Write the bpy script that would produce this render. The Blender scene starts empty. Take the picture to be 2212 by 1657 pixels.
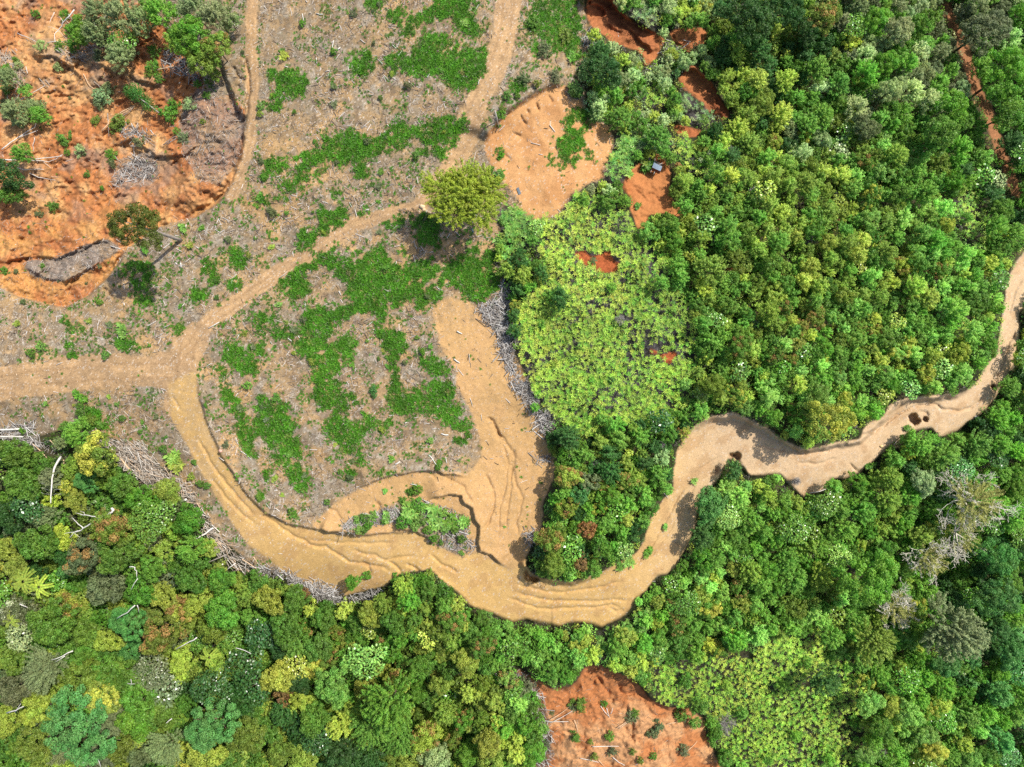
import bpy, math
import numpy as np
from mathutils import Vector

# ------------------------------------------------------------------ camera, sky, sun, exposure
scene = bpy.context.scene
COL = scene.collection
HCAM = 120.0                       # drone height over the plateau, metres
cam_data = bpy.data.cameras.new('drone_camera')
cam_data.lens = 24.0
cam_data.sensor_width = 36.0
cam_data.clip_start = 1.0
cam_data.clip_end = 6000.0
cam = bpy.data.objects.new('drone_camera', cam_data)
cam.location = (0, 0, HCAM)
cam.rotation_euler = (0, 0, 0)
COL.objects.link(cam)
scene.camera = cam

SUN_EL = math.radians(53)
sv = Vector((0.78 * math.cos(SUN_EL), 0.62 * math.cos(SUN_EL), math.sin(SUN_EL))).normalized()
world = bpy.data.worlds.new('World')
scene.world = world
world.use_nodes = True
wn = world.node_tree.nodes
wn.clear()
w_out = wn.new('ShaderNodeOutputWorld')
w_bg = wn.new('ShaderNodeBackground')
w_sky = wn.new('ShaderNodeTexSky')
w_sky.sky_type = 'NISHITA'
w_sky.sun_disc = False
w_sky.sun_elevation = SUN_EL
w_sky.sun_rotation = math.atan2(sv.x, sv.y)
w_sky.dust_density = 2.0
w_bg.inputs['Strength'].default_value = 0.13
world.node_tree.links.new(w_sky.outputs[0], w_bg.inputs[0])
world.node_tree.links.new(w_bg.outputs[0], w_out.inputs[0])

sun_data = bpy.data.lights.new('sun', 'SUN')
sun_data.energy = 4.2
sun_data.angle = math.radians(0.53)
sun_data.color = (1.0, 0.955, 0.88)
sun = bpy.data.objects.new('sun', sun_data)
sun.rotation_euler = sv.to_track_quat('Z', 'Y').to_euler()
sun.location = (60, 50, 200)
COL.objects.link(sun)

scene.view_settings.view_transform = 'Standard'
scene.view_settings.look = 'None'
scene.view_settings.gamma = 1.0
scene.view_settings.exposure = 0.62
cy = scene.cycles
cy.max_bounces = 5
cy.diffuse_bounces = 3
cy.glossy_bounces = 2
cy.transmission_bounces = 3
cy.transparent_max_bounces = 2
cy.use_denoising = False
cy.caustics_reflective = False
cy.caustics_refractive = False

# ------------------------------------------------------------------ plan coordinates
# The photo is a map: plan point (u, v), 2211 x 1657 units over the frame, u right, v down.
PW, PH = 2211.0, 1657.0
K = 180.0 / PW                     # metres per plan unit at height 0


def lin(c):
    c = np.asarray(c, float) / 255.0
    return np.where(c <= 0.04045, c / 12.92, ((c + 0.055) / 1.055) ** 2.4)


def smooth(t):
    t = np.clip(t, 0, 1)
    return t * t * (3 - 2 * t)


STEP = 2.4
U0, V0, U1, V1 = -170.0, -170.0, 2381.0, 1827.0
ax_u = np.arange(U0, U1 + 0.01, STEP)
ax_v = np.arange(V0, V1 + 0.01, STEP)
NU, NV = len(ax_u), len(ax_v)
GU, GV = np.meshgrid(ax_u, ax_v)   # [v, u]


def vnoise(u, v, scale, seed):
    """smooth value noise, 0..1"""
    rng = np.random.default_rng(seed)
    T = rng.random((256, 256)).astype(np.float32)
    x, y = u / scale + 2000.3, v / scale + 2000.7
    xi, yi = x.astype(np.int32), y.astype(np.int32)
    fx, fy = x - xi, y - yi
    fx, fy = fx * fx * (3 - 2 * fx), fy * fy * (3 - 2 * fy)
    a, b = T[yi % 256, xi % 256], T[yi % 256, (xi + 1) % 256]
    c, d = T[(yi + 1) % 256, xi % 256], T[(yi + 1) % 256, (xi + 1) % 256]
    return (a * (1 - fx) + b * fx) * (1 - fy) + (c * (1 - fx) + d * fx) * fy


def fbm(u, v, scale, seed, octv=4, gain=0.5):
    s, amp, tot = 0, 1.0, 0
    u, v = np.asarray(u, np.float32), np.asarray(v, np.float32)
    for o in range(octv):
        c_, s_ = math.cos(.6 + 1.1 * o), math.sin(.6 + 1.1 * o)
        s = s + amp * vnoise(u * c_ - v * s_, u * s_ + v * c_, scale / 2 ** o, seed + o * 17)
        tot += amp
        amp *= gain
    return s / tot


def poly_mask(pts):
    """1 inside the polygon, on the raster"""
    pts = np.asarray(pts, float)
    m = np.zeros((NV, NU), bool)
    i0, i1 = np.searchsorted(ax_u, [pts[:, 0].min(), pts[:, 0].max()])
    j0, j1 = np.searchsorted(ax_v, [pts[:, 1].min(), pts[:, 1].max()])
    if i1 <= i0 or j1 <= j0:
        return m
    u, v = GU[j0:j1, i0:i1], GV[j0:j1, i0:i1]
    r = np.zeros(u.shape, bool)
    n = len(pts)
    for k in range(n):
        x1, y1 = pts[k]
        x2, y2 = pts[(k + 1) % n]
        if y1 == y2:
            continue
        c = ((y1 > v) != (y2 > v)) & (u < (x2 - x1) * (v - y1) / (y2 - y1) + x1)
        r ^= c
    m[j0:j1, i0:i1] = r
    return m


def blur(a, rad):
    """two box blurs; rad in plan units"""
    k = max(1, int(round(rad / STEP)))
    a = np.asarray(a, np.float32)
    for _ in range(2):
        for ax in (0, 1):
            p = np.pad(a, [(k + 1, k) if x == ax else (0, 0) for x in (0, 1)], mode='edge')
            c = np.cumsum(p, axis=ax, dtype=np.float64)
            n = a.shape[ax]
            hi = np.take(c, np.arange(2 * k + 1, 2 * k + 1 + n), axis=ax)
            lo = np.take(c, np.arange(0, n), axis=ax)
            a = ((hi - lo) / (2 * k + 1)).astype(np.float32)
    return a


def line_dist(pts, reach):
    """distance, signed side (right of travel > 0) and end taper, near a polyline"""
    pts = np.asarray(pts, float)
    D = np.full((NV, NU), 1e6, np.float32)
    S = np.zeros((NV, NU), np.float32)
    A = np.zeros((NV, NU), np.float32)
    seg = np.hypot(*(np.diff(pts, axis=0).T))
    cum = np.concatenate([[0], np.cumsum(seg)])
    for k in range(len(pts) - 1):
        (x1, y1), (x2, y2) = pts[k], pts[k + 1]
        i0, i1 = np.searchsorted(ax_u, [min(x1, x2) - reach, max(x1, x2) + reach])
        j0, j1 = np.searchsorted(ax_v, [min(y1, y2) - reach, max(y1, y2) + reach])
        if i1 <= i0 or j1 <= j0:
            continue
        u, v = GU[j0:j1, i0:i1], GV[j0:j1, i0:i1]
        dx, dy = x2 - x1, y2 - y1
        L2 = dx * dx + dy * dy + 1e-9
        t = np.clip(((u - x1) * dx + (v - y1) * dy) / L2, 0, 1)
        d = np.hypot(u - x1 - t * dx, v - y1 - t * dy)
        s = np.sign(dx * (v - y1) - dy * (u - x1))
        cur = D[j0:j1, i0:i1]
        better = d < cur
        D[j0:j1, i0:i1] = np.where(better, d, cur)
        S[j0:j1, i0:i1] = np.where(better, s, S[j0:j1, i0:i1])
        A[j0:j1, i0:i1] = np.where(better, cum[k] + t * seg[k], A[j0:j1, i0:i1])
    tot = cum[-1]
    tap = smooth(np.minimum(A, tot - A) / max(8.0, 0.12 * tot))
    return D, S, tap


def C(off, *xy):
    """reads points noted on one quarter-size sheet of the map: plan = off + xy / 4"""
    return [(off[0] + xy[i] / 4.0, off[1] + xy[i + 1] / 4.0) for i in range(0, len(xy), 2)]


def C3(off, *xy):
    return [(off[0] + xy[i] * 0.4349, off[1] + xy[i + 1] * 0.4349) for i in range(0, len(xy), 2)]


c00, c10, c20, c30 = (0, 0), (552.7, 0), (1105.5, 0), (1658, 0)
c01, c11, c21, c31 = (0, 414), (552.7, 414), (1105.5, 414), (1658, 414)
c02, c12, c22, c32 = (0, 828), (552.7, 828), (1105.5, 828), (1658, 828)
c03, c13, c23, c33 = (0, 1242), (552.7, 1242), (1105.5, 1242), (1658, 1242)

# ------------------------------------------------------------------ the map: outlines of the cleared ground
road_outer = [(614, 1246), (662, 1259), (697, 1277), (744, 1286), (831, 1264), (857, 1246), (868, 1238), (928, 1228), (953, 1251),
              (975, 1268), (997, 1285), (1014, 1307), (1066, 1325), (1106, 1344), (1132, 1336), (1171, 1344), (1206, 1353),
              (1232, 1342), (1271, 1346), (1297, 1355), (1349, 1329), (1375, 1294), (1395, 1277), (1418, 1242), (1440, 1240), (1455, 1228),
              (1473, 1198), (1495, 1148), (1503, 1123), (1508, 1080), (1528, 1063), (1555, 1028), (1573, 985), (1593, 1000),
              (1620, 1028), (1683, 1023), (1708, 1048), (1733, 1075), (1783, 1055), (1788, 1035), (1830, 1033), (1853, 1020),
              (1883, 998), (1908, 975), (1935, 953), (1960, 933), (2008, 923), (2028, 945), (2070, 928), (2103, 903),
              (2130, 885), (2150, 855), (2163, 828), (2183, 804), (2193, 764), (2200, 721), (2200, 676), (2230, 640), (2300, 400)]
road_inner = [(2260, 400), (2211, 549), (2195, 564), (2183, 589), (2172, 621), (2170, 651), (2158, 731), (2155, 764), (2133, 784),
              (2110, 826), (2088, 845), (2068, 853), (2008, 855), (1945, 863), (1920, 873), (1908, 900), (1870, 915), (1858, 948),
              (1818, 953), (1783, 960), (1743, 973), (1695, 953), (1658, 928), (1618, 905), (1580, 890), (1530, 902), (1500, 918),
              (1490, 933), (1463, 968), (1455, 1018), (1453, 1060), (1433, 1078), (1405, 1123), (1388, 1173), (1373, 1195),
              (1330, 1218), (1298, 1238), (1236, 1257), (1180, 1251), (1150, 1240), (1130, 1215), (1143, 1188), (1155, 1153), (1168, 1140)]
bare_right = [(1175, 1078), (1193, 1035), (1203, 998), (1175, 948), (1185, 920), (1165, 870), (1140, 820), (1110, 770), (1090, 700), (1095, 640)]
clear_poly = ([(-400, 943), (0, 943), (60, 950), (120, 930), (215, 935), (250, 948), (313, 978), (375, 1028), (410, 1068), (443, 1110),
               (463, 1140), (475, 1160), (520, 1198), (550, 1228)] + road_outer + road_inner + bare_right +
              [(1080, 590), (1060, 560), (1075, 520), (1085, 470), (1085, 440), (1110, 450), (1130, 475), (1200, 478), (1230, 435), (1270, 398),
               (1305, 388), (1320, 340), (1328, 300), (1305, 265), (1265, 255), (1260, 190), (1235, 170), (1258, 130), (1270, 100),
               (1265, 60), (1262, 0), (1262, -400), (-400, -400)])
road_left_inner = [(425, 800), (425, 828), (435, 878), (455, 935), (475, 975), (497, 1018), (525, 1055), (553, 1088), (573, 1108), (623, 1133),
                   (663, 1140), (698, 1145), (733, 1155), (778, 1158), (825, 1153), (903, 1149), (923, 1163), (933, 1178), (963, 1188),
                   (993, 1203), (1028, 1193), (1053, 1205), (1078, 1218), (1106, 1233)]
main_road = ([(363, 828), (370, 903), (400, 953), (425, 1003), (463, 1065), (500, 1128), (538, 1178), (590, 1215)] + road_outer +
             road_inner + road_left_inner[::-1])
sandy_mid = (C(c11, 1500, 1000, 1560, 1200, 1620, 1400, 1740, 1560) +
             C(c12, 1730, 0, 1860, 260, 1930, 500, 1950, 620, 1840, 780, 1600, 760, 1350, 770, 1150, 800, 950, 880, 700, 1020, 580, 1130,
               480, 1240) + road_left_inner[10:] + [(1130, 1225), (1143, 1188), (1155, 1153), (1168, 1140)] + bare_right[:-2] + [(1053, 690), (1010, 640), (960, 640)])
bush_island = C(c12, 720, 1250, 880, 1130, 1050, 1140, 1130, 1060, 1300, 1010, 1480, 1010, 1560, 1100, 1800, 1140, 1840, 1200, 1800, 1350,
                1880, 1400, 1700, 1480, 1540, 1380, 1400, 1270, 1200, 1210, 1000, 1220, 850, 1290)
slide_left = [(-400, 40), (60, -60), (200, -60), (330, 30), (420, 130), (455, 215), (500, 205), (530, 240), (525, 330), (505, 390), (470, 440), (420, 470), (345, 488), (270, 540),
              (240, 590), (190, 640), (140, 665), (95, 655), (40, 640), (0, 618), (-400, 600)]
slide_grey = [(50, 578), (60, 560), (110, 562), (160, 540), (225, 516), (262, 530), (250, 548), (210, 572), (165, 600), (130, 610), (75, 600)]
slide_grey2 = [(430, 190), (500, 205), (530, 260), (520, 330), (500, 370), (470, 400), (430, 390), (395, 330), (385, 270), (400, 220)]
slide_grey3 = [(255, 345), (330, 325), (345, 370), (330, 400), (260, 410), (240, 400)]
bowl = [(1106, 237), (1155, 203), (1193, 185), (1222, 185), (1225, 217), (1255, 215), (1262, 250), (1285, 265), (1310, 270), (1325, 300), (1318, 340),
        (1305, 385), (1270, 395), (1230, 430), (1200, 470), (1150, 475), (1130, 460), (1118, 430), (1085, 390), (1060, 355), (1045, 325),
        (1048, 295), (1075, 265)]
scarA = C(c20, 640, 30, 700, -40, 850, -40, 900, 80, 980, 130, 1050, 200, 1250, 290, 1330, 340, 1290, 400, 1230, 520, 1150, 590, 1130, 460, 1040, 420,
          900, 380, 800, 310, 680, 210, 640, 100)
scarB = C(c20, 1350, 280, 1450, 250, 1640, 240, 1690, 300, 1660, 390, 1560, 400, 1530, 470, 1430, 400)
scarC = C(c20, 1430, 680, 1560, 560, 1620, 600, 1700, 680, 1790, 860, 1880, 980, 1850, 1040, 1740, 1020, 1640, 880, 1500, 780)
scarD = C(c20, 1390, 1070, 1480, 1090, 1650, 1130, 1600, 1190, 1520, 1190, 1410, 1150)
scarE = C(c20, 1240, 1320, 1290, 1360, 1350, 1450, 1370, 1520, 1350, 1657) + C(c21, 1380, 80, 1500, 180, 1420, 215, 1330, 180, 1160, 200, 1180, 290,
          1080, 330, 1060, 230, 1020, 150, 1040, 60, 980, 0) + C(c20, 960, 1620, 1000, 1500, 1100, 1410, 1200, 1420)
scarF = C(c21, 530, 520, 620, 505, 680, 560, 780, 540, 840, 500, 870, 580, 940, 630, 880, 710, 740, 700, 680, 650, 600, 620)
scarG = C(c21, 1180, 1350, 1260, 1380, 1290, 1410, 1380, 1380, 1430, 1400, 1370, 1490, 1310, 1470, 1280, 1420, 1200, 1400)
slide_low = C3(c23, 0, 450, 120, 520, 200, 560, 280, 565, 330, 520, 360, 460, 430, 445, 500, 480, 580, 510, 640, 560, 680, 620, 780, 660, 880, 660, 950, 720,
               960, 800, 1000, 870, 1030, 952, 1050, 1400, 100, 1400, 110, 1100, 130, 952, 190, 860, 190, 800, 150, 660, 100, 590)
slide_low_brown = C3(c23, -60, 470, 60, 480, 150, 600, 190, 760, 200, 900, 150, 1000, 100, 1000, 60, 800, 0, 700, -70, 560)
trail_right = C(c30, 1540, 60, 1600, 220, 1680, 380, 1720, 520, 1800, 770, 1900, 970, 1960, 1150, 2000, 1280, 2080, 1500, 2150, 1657)
fern_main = C(c21, 240, 260, 420, 200, 520, 0, 700, 30, 850, 120, 1010, 180, 1060, 330, 1200, 400, 1300, 480, 1380, 620, 1400, 760, 1480, 880, 1560, 1000,
              1600, 1200, 1640, 1400, 1600, 1657) + C(c22, 1600, 120, 1400, 260, 1100, 340, 860, 330, 640, 470, 450, 340, 360, 330, 230, 130, 190, 0) + \
    C(c21, 60, 1400, 30, 1200, 60, 1000, 180, 820, 260, 640, 200, 520)
fern_up = C(c20, 990, 60, 1150, 20, 1380, 60, 1460, 190, 1300, 300, 1180, 230, 1080, 190)
fern_left = C(c20, 900, 1180, 960, 1130, 1080, 1160, 1100, 1320, 1020, 1450, 950, 1570, 800, 1580, 780, 1480, 870, 1360)
fern_yel = C(c20, 1100, 760, 1200, 700, 1320, 780, 1400, 880, 1340, 960, 1240, 950, 1120, 930)
fern_grey = C(c20, 1420, 830, 1520, 820, 1640, 900, 1760, 1060, 1700, 1120, 1540, 1080, 1440, 960)
fern_hut = C(c20, 1300, 1180, 1480, 1190, 1600, 1260, 1620, 1380, 1760, 1500, 1920, 1620, 1800, 1657, 1560, 1500, 1400, 1340)
fern_mid = C(c21, -150, 150, 80, 170, 230, 300, 200, 480, 80, 560, -40, 460)
fern_rt = C(c31, 1550, 20, 1850, -60, 1960, 160, 1960, 480, 1900, 540, 1760, 520, 1680, 360, 1560, 200)
fern_rt2 = C(c31, 1600, 1060, 1720, 1040, 1790, 1140, 1760, 1290, 1620, 1290)
fern_low = C3(c33, -80, 330, 80, 300, 330, 250, 310, 400, 420, 420, 460, 500, 520, 600, 490, 720, 510, 840, 430, 952, 430, 1200, -100, 1200)
fern_low2 = C3(c23, 700, 450, 820, 400, 960, 420, 1080, 380, 1271, 420, 1271, 952, 1150, 952, 1050, 860, 1010, 760, 930, 640, 780, 640, 690, 600)
fern_edge = C3(c23, 440, 265, 560, 215, 640, 130, 690, 160, 640, 280, 540, 320, 500, 420, 430, 440, 400, 330)
FERNS = [(fern_main, 1.0, 'lime'), (fern_up, .75, 'pale'), (fern_left, 1.1, 'light'), (fern_yel, 1.0, 'lime'), (fern_grey, .55, 'pale'), (fern_hut, .9, 'lime'),
         (fern_mid, 1.0, 'light'), (fern_rt, 1.0, 'yel'), (fern_rt2, .8, 'yel'), (fern_low, 1.0, 'yel'), (fern_low2, .8, 'lime'), (fern_edge, 1.0, 'light')]

# tracks: centre line, half width
tracks = [(C(c01, 1500, 1500, 1700, 1250, 1850, 1080, 2050, 950, 2212, 840) + C(c11, 200, 690, 420, 560, 620, 420, 760, 320, 920, 260, 1200, 190, 1400, 130) +
           [(940, 400), (978, 350)], 17),
          ([(978, 350), (1003, 300), (1020, 250), (1042, 195), (1068, 140), (1090, 75), (1100, 0), (1105, -160)], 26),
          ([(410, 740), (395, 800), (395, 870)], 36),
          ([(395, 800), (300, 800), (200, 805), (100, 815), (-170, 850)], 36),
          ([(545, -20), (542, 90), (546, 200), (540, 300), (520, 360), (500, 420)], 13)]

# ------------------------------------------------------------------ terrain heights
ZP = np.array([
    (700, 800, 0), (400, 750, .5), (1000, 100, 2), (700, 300, 2), (100, 750, -.5), (450, 520, .5), (900, 550, .5), (1150, 120, 1), (850, 1000, -1), (1100, 700, -1),
    (150, 200, -9), (50, 450, -7), (250, 300, -6), (100, 570, -3.5), (0, 0, -13), (350, 150, -5), (540, 200, 1.5), (450, 20, -4), (250, 600, -.5),
    (100, 1000, -4), (100, 1300, -12), (0, 1657, -18), (500, 1400, -12), (900, 1657, -18), (300, 1100, -5), (0, 1150, -8), (700, 1400, -11),
    (450, 950, -1), (550, 1150, -2.5), (850, 1200, -3.5), (1100, 1280, -5), (1300, 1310, -6), (1450, 1100, -6.5), (1550, 950, -7), (1750, 1000, -8.5),
    (1950, 900, -10), (2150, 800, -12.5), (2211, 600, -14), (1000, 1100, -2.5), (1150, 1100, -3.5),
    (1300, 750, -1), (1250, 480, 0), (1500, 500, -1.5), (1600, 700, -2), (1900, 300, -8), (1800, 600, -4.5), (2000, 600, -8), (2120, 300, -15), (2211, 100, -20),
    (1700, 100, -9), (1300, 1100, -3), (1650, 850, -3.5), (2000, 780, -7.5), (1400, 900, -3.5),
    (1400, 350, -3), (1400, 80, -8), (1270, 20, -2.5), (1550, 200, -8), (1150, 400, -1),
    (1600, 1300, -13), (1800, 1200, -15), (2000, 1300, -20), (2250, 1550, -27), (1600, 1600, -22), (1300, 1480, -13), (1350, 1640, -18), (1150, 1400, -10), (2150, 1050, -17)], float)


def base_height(u, v):
    num = np.zeros(u.shape, np.float64)
    den = np.zeros(u.shape, np.float64)
    for a, b, z in ZP:
        w = np.exp(-((u - a) ** 2 + (v - b) ** 2) / (2 * 95.0 ** 2)) + 1e-5 / (1 + ((u - a) ** 2 + (v - b) ** 2) / 4e4)
        num += w * z
        den += w
    return num / den


Z = base_height(GU, GV)
m_clear = poly_mask(clear_poly)
m_road = poly_mask(main_road)
m_isl = poly_mask(bush_island)
m_slide = poly_mask(slide_left)
m_slidelow = poly_mask(slide_low)
s_clear, s_road, s_slide, s_low = (blur(x, 4) for x in (m_clear, m_road, m_slide, m_slidelow))
red_polys = [scarA, scarB, scarC, scarD, scarE, scarF, scarG]
s_red = blur(np.max([poly_mask(p) for p in red_polys], axis=0), 4)
s_bowl = blur(poly_mask(bowl), 5)
s_sand = blur(poly_mask(sandy_mid) & ~m_isl, 6)
s_trail = np.zeros((NV, NU), np.float32)
for pts, hw in tracks:
    D, S, T = line_dist(pts, hw + 40)
    wob = (fbm(GU, GV, 40, 5) - .5) * hw * .7
    s_trail = np.maximum(s_trail, smooth((hw + wob + 6 - D) / 12))
D, S, T = line_dist(trail_right, 60)
s_trail_r = smooth((15 - D) / 8)

# rolling and rough ground
rough = fbm(GU, GV, 60, 21, 4) - .5
fine = fbm(GU, GV, 14, 31, 3) - .5
Z += (fbm(GU, GV, 260, 11, 3) - .5) * 3.0 * (1 - .8 * s_clear)
Z += rough * (.9 + 1.2 * (1 - s_clear)) * (1 - .8 * s_road) + fine * .22 * (1 - .45 * s_road)
# slide surfaces: ridged, torn soil
ridge = 1 - np.abs(fbm(GU, GV, 46, 41, 4, .55) * 2 - 1)
slidey = np.clip(s_slide + s_low + s_red, 0, 1)
slidey2 = np.clip(s_slide + s_low + .55 * s_red, 0, 1)
Z += slidey2 * ((ridge - .7) * 1.5 + ((1 - np.abs(fbm(GU, GV * 1.5, 19, 44, 4, .6) * 2 - 1)) - .7) * 1.0 + (fbm(GU, GV, 8, 43, 2) - .5) * .55)
Z += s_slide * (np.floor(fbm(GU + GV * .3, GV, 90, 47, 3) * 9) / 9 - .5) * 3.2


WOB = (fbm(GU, GV, 22, 77, 3) - .5) * 9
JIT = [(fbm(GU, GV, 16, 80 + k, 3) - .5) * 2 for k in range(3)]


def scarp(pts, h, w, L, side, where=1.0):
    """raise the ground by h on one side of a line (side = +1: right of travel), fading over L"""
    global Z
    D, S, T = line_dist(pts, max(L * 3, 60))
    s = D * S * side + WOB
    fade = 1 - smooth(D / max(L * 3, 60) * 1.5 - .5)
    Z += T * h * smooth(s / w + .5) * np.exp(-np.maximum(s, 0) / L) * (D < 1e5) * fade * where


def groove(pts, d, w, wob=4.0, seed=3):
    global Z
    j = JIT[seed % 3] * wob
    D, S, T = line_dist(pts, 30)
    Z -= T * d * np.exp(-(((D * S + j) / w) ** 2)) * (D < 1e5)


scarp([(1480, 946), (1500, 928), (1530, 912), (1580, 900), (1618, 914), (1658, 934), (1695, 958), (1743, 980), (1783, 968), (1858, 955), (1908, 908),
       (1945, 872), (2008, 862), (2068, 857), (2100, 826), (2133, 784), (2158, 731)], 2.6, 12, 60, -1)
scarp([(1290, 1243), (1236, 1262), (1180, 1256), (1140, 1240), (1120, 1205)], 2.6, 12, 60, 1)
scarp(road_left_inner[:16], 1.3, 5, 50, -1)
scarp(C(c12, 540, 1250, 600, 1275, 720, 1290, 830, 1295, 900, 1320), 1.1, 4, 25, -1)
scarp(C(c12, 860, 900, 940, 880, 1080, 820, 1220, 790, 1340, 770, 1450, 760, 1560, 765, 1620, 800, 1700, 790, 1830, 805), 1.3, 4, 40, -1)
scarp(C(c12, 1460, 1010, 1560, 990, 1660, 965, 1770, 980, 1800, 1030, 1870, 1080, 1890, 1180, 1930, 1240, 1920, 1400, 1940, 1450, 2040, 1490,
        2110, 1560, 2180, 1600), 1.5, 4, 40, -1)
scarp(C(c12, 1180, 1215, 1280, 1270, 1400, 1285, 1480, 1340, 1520, 1400), 1.2, 5, 30, -1)
scarp(road_outer[7:], -2.2, 14, 26, 1, 1 - s_clear)
scarp([(430, 20), (470, 120), (500, 200), (528, 260), (520, 340), (500, 395), (465, 445), (415, 475), (345, 492), (268, 545), (240, 592), (190, 642), (140, 667),
       (90, 655), (40, 640), (-20, 622)], -2.6, 8, 45, 1)
scarp(C(c00, 250, 480, 450, 480, 640, 600, 720, 690), 1.6, 7, 30, -1)
scarp(C(c00, 560, 440, 900, 580, 1100, 640, 1200, 700, 1420, 740), 1.5, 7, 26, -1)
scarp(C(c00, 1000, 1250, 1150, 1200, 1350, 1350, 1600, 1340, 1720, 1230), 1.4, 6, 24, -1)
scarp(C(c01, 20, 610, 250, 570, 480, 580, 700, 510, 940, 380), -1.0, 5, 18, 1)
scarp(C(c01, 200, 640, 380, 740, 560, 770, 650, 735, 780, 665, 880, 590), 1.2, 4, 16, -1)
scarp(C(c20, 600, 60, 660, -10, 760, -30, 860, 10, 900, 100, 1060, 190, 1260, 300), 3.2, 9, 50, -1)
scarp(C(c20, 1060, 330, 1180, 400, 1200, 460), 1.2, 5, 20, -1)
scarp(C(c20, 1430, 650, 1560, 590, 1700, 680, 1790, 860, 1880, 980), 1.6, 8, 30, -1)
scarp([(1345, 455), (1358, 420), (1350, 385), (1390, 352), (1440, 350)], .9, 8, 30, -1)
scarp(C3(c23, 0, 430, 120, 510, 200, 560, 280, 560, 330, 520, 360, 455, 430, 440, 500, 475, 580, 505, 640, 555, 680, 615, 780, 655, 880, 655, 960, 720), 3.4, 12, 60, -1)
scarp([(1048, 310), (1070, 265), (1110, 232), (1160, 200), (1195, 183), (1224, 184)], 1.8, 16, 60, -1)
for cu, cv, r, dep in [(1975, 908, 15, 2.2), (1997, 905, 9, 1.6), (1592, 985, 9, 1.6), (1546, 1014, 7, .7), (1150, 1232, 26, 2.2), (1580, 984, 7, 1.5), (2145, 836, 6, 1.2),
                       (1285, 25, 22, 1.6), (295, 520, 6, .3), (1395, 1293, 4, .5), (1376, 1298, 5, .5)]:
    q = np.hypot(GU - cu, (GV - cv)) + (fbm(GU, GV, 14, 91, 3) - .5) * r * 1.1
    Z -= dep * smooth((r - q) / (r * .35))
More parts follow.
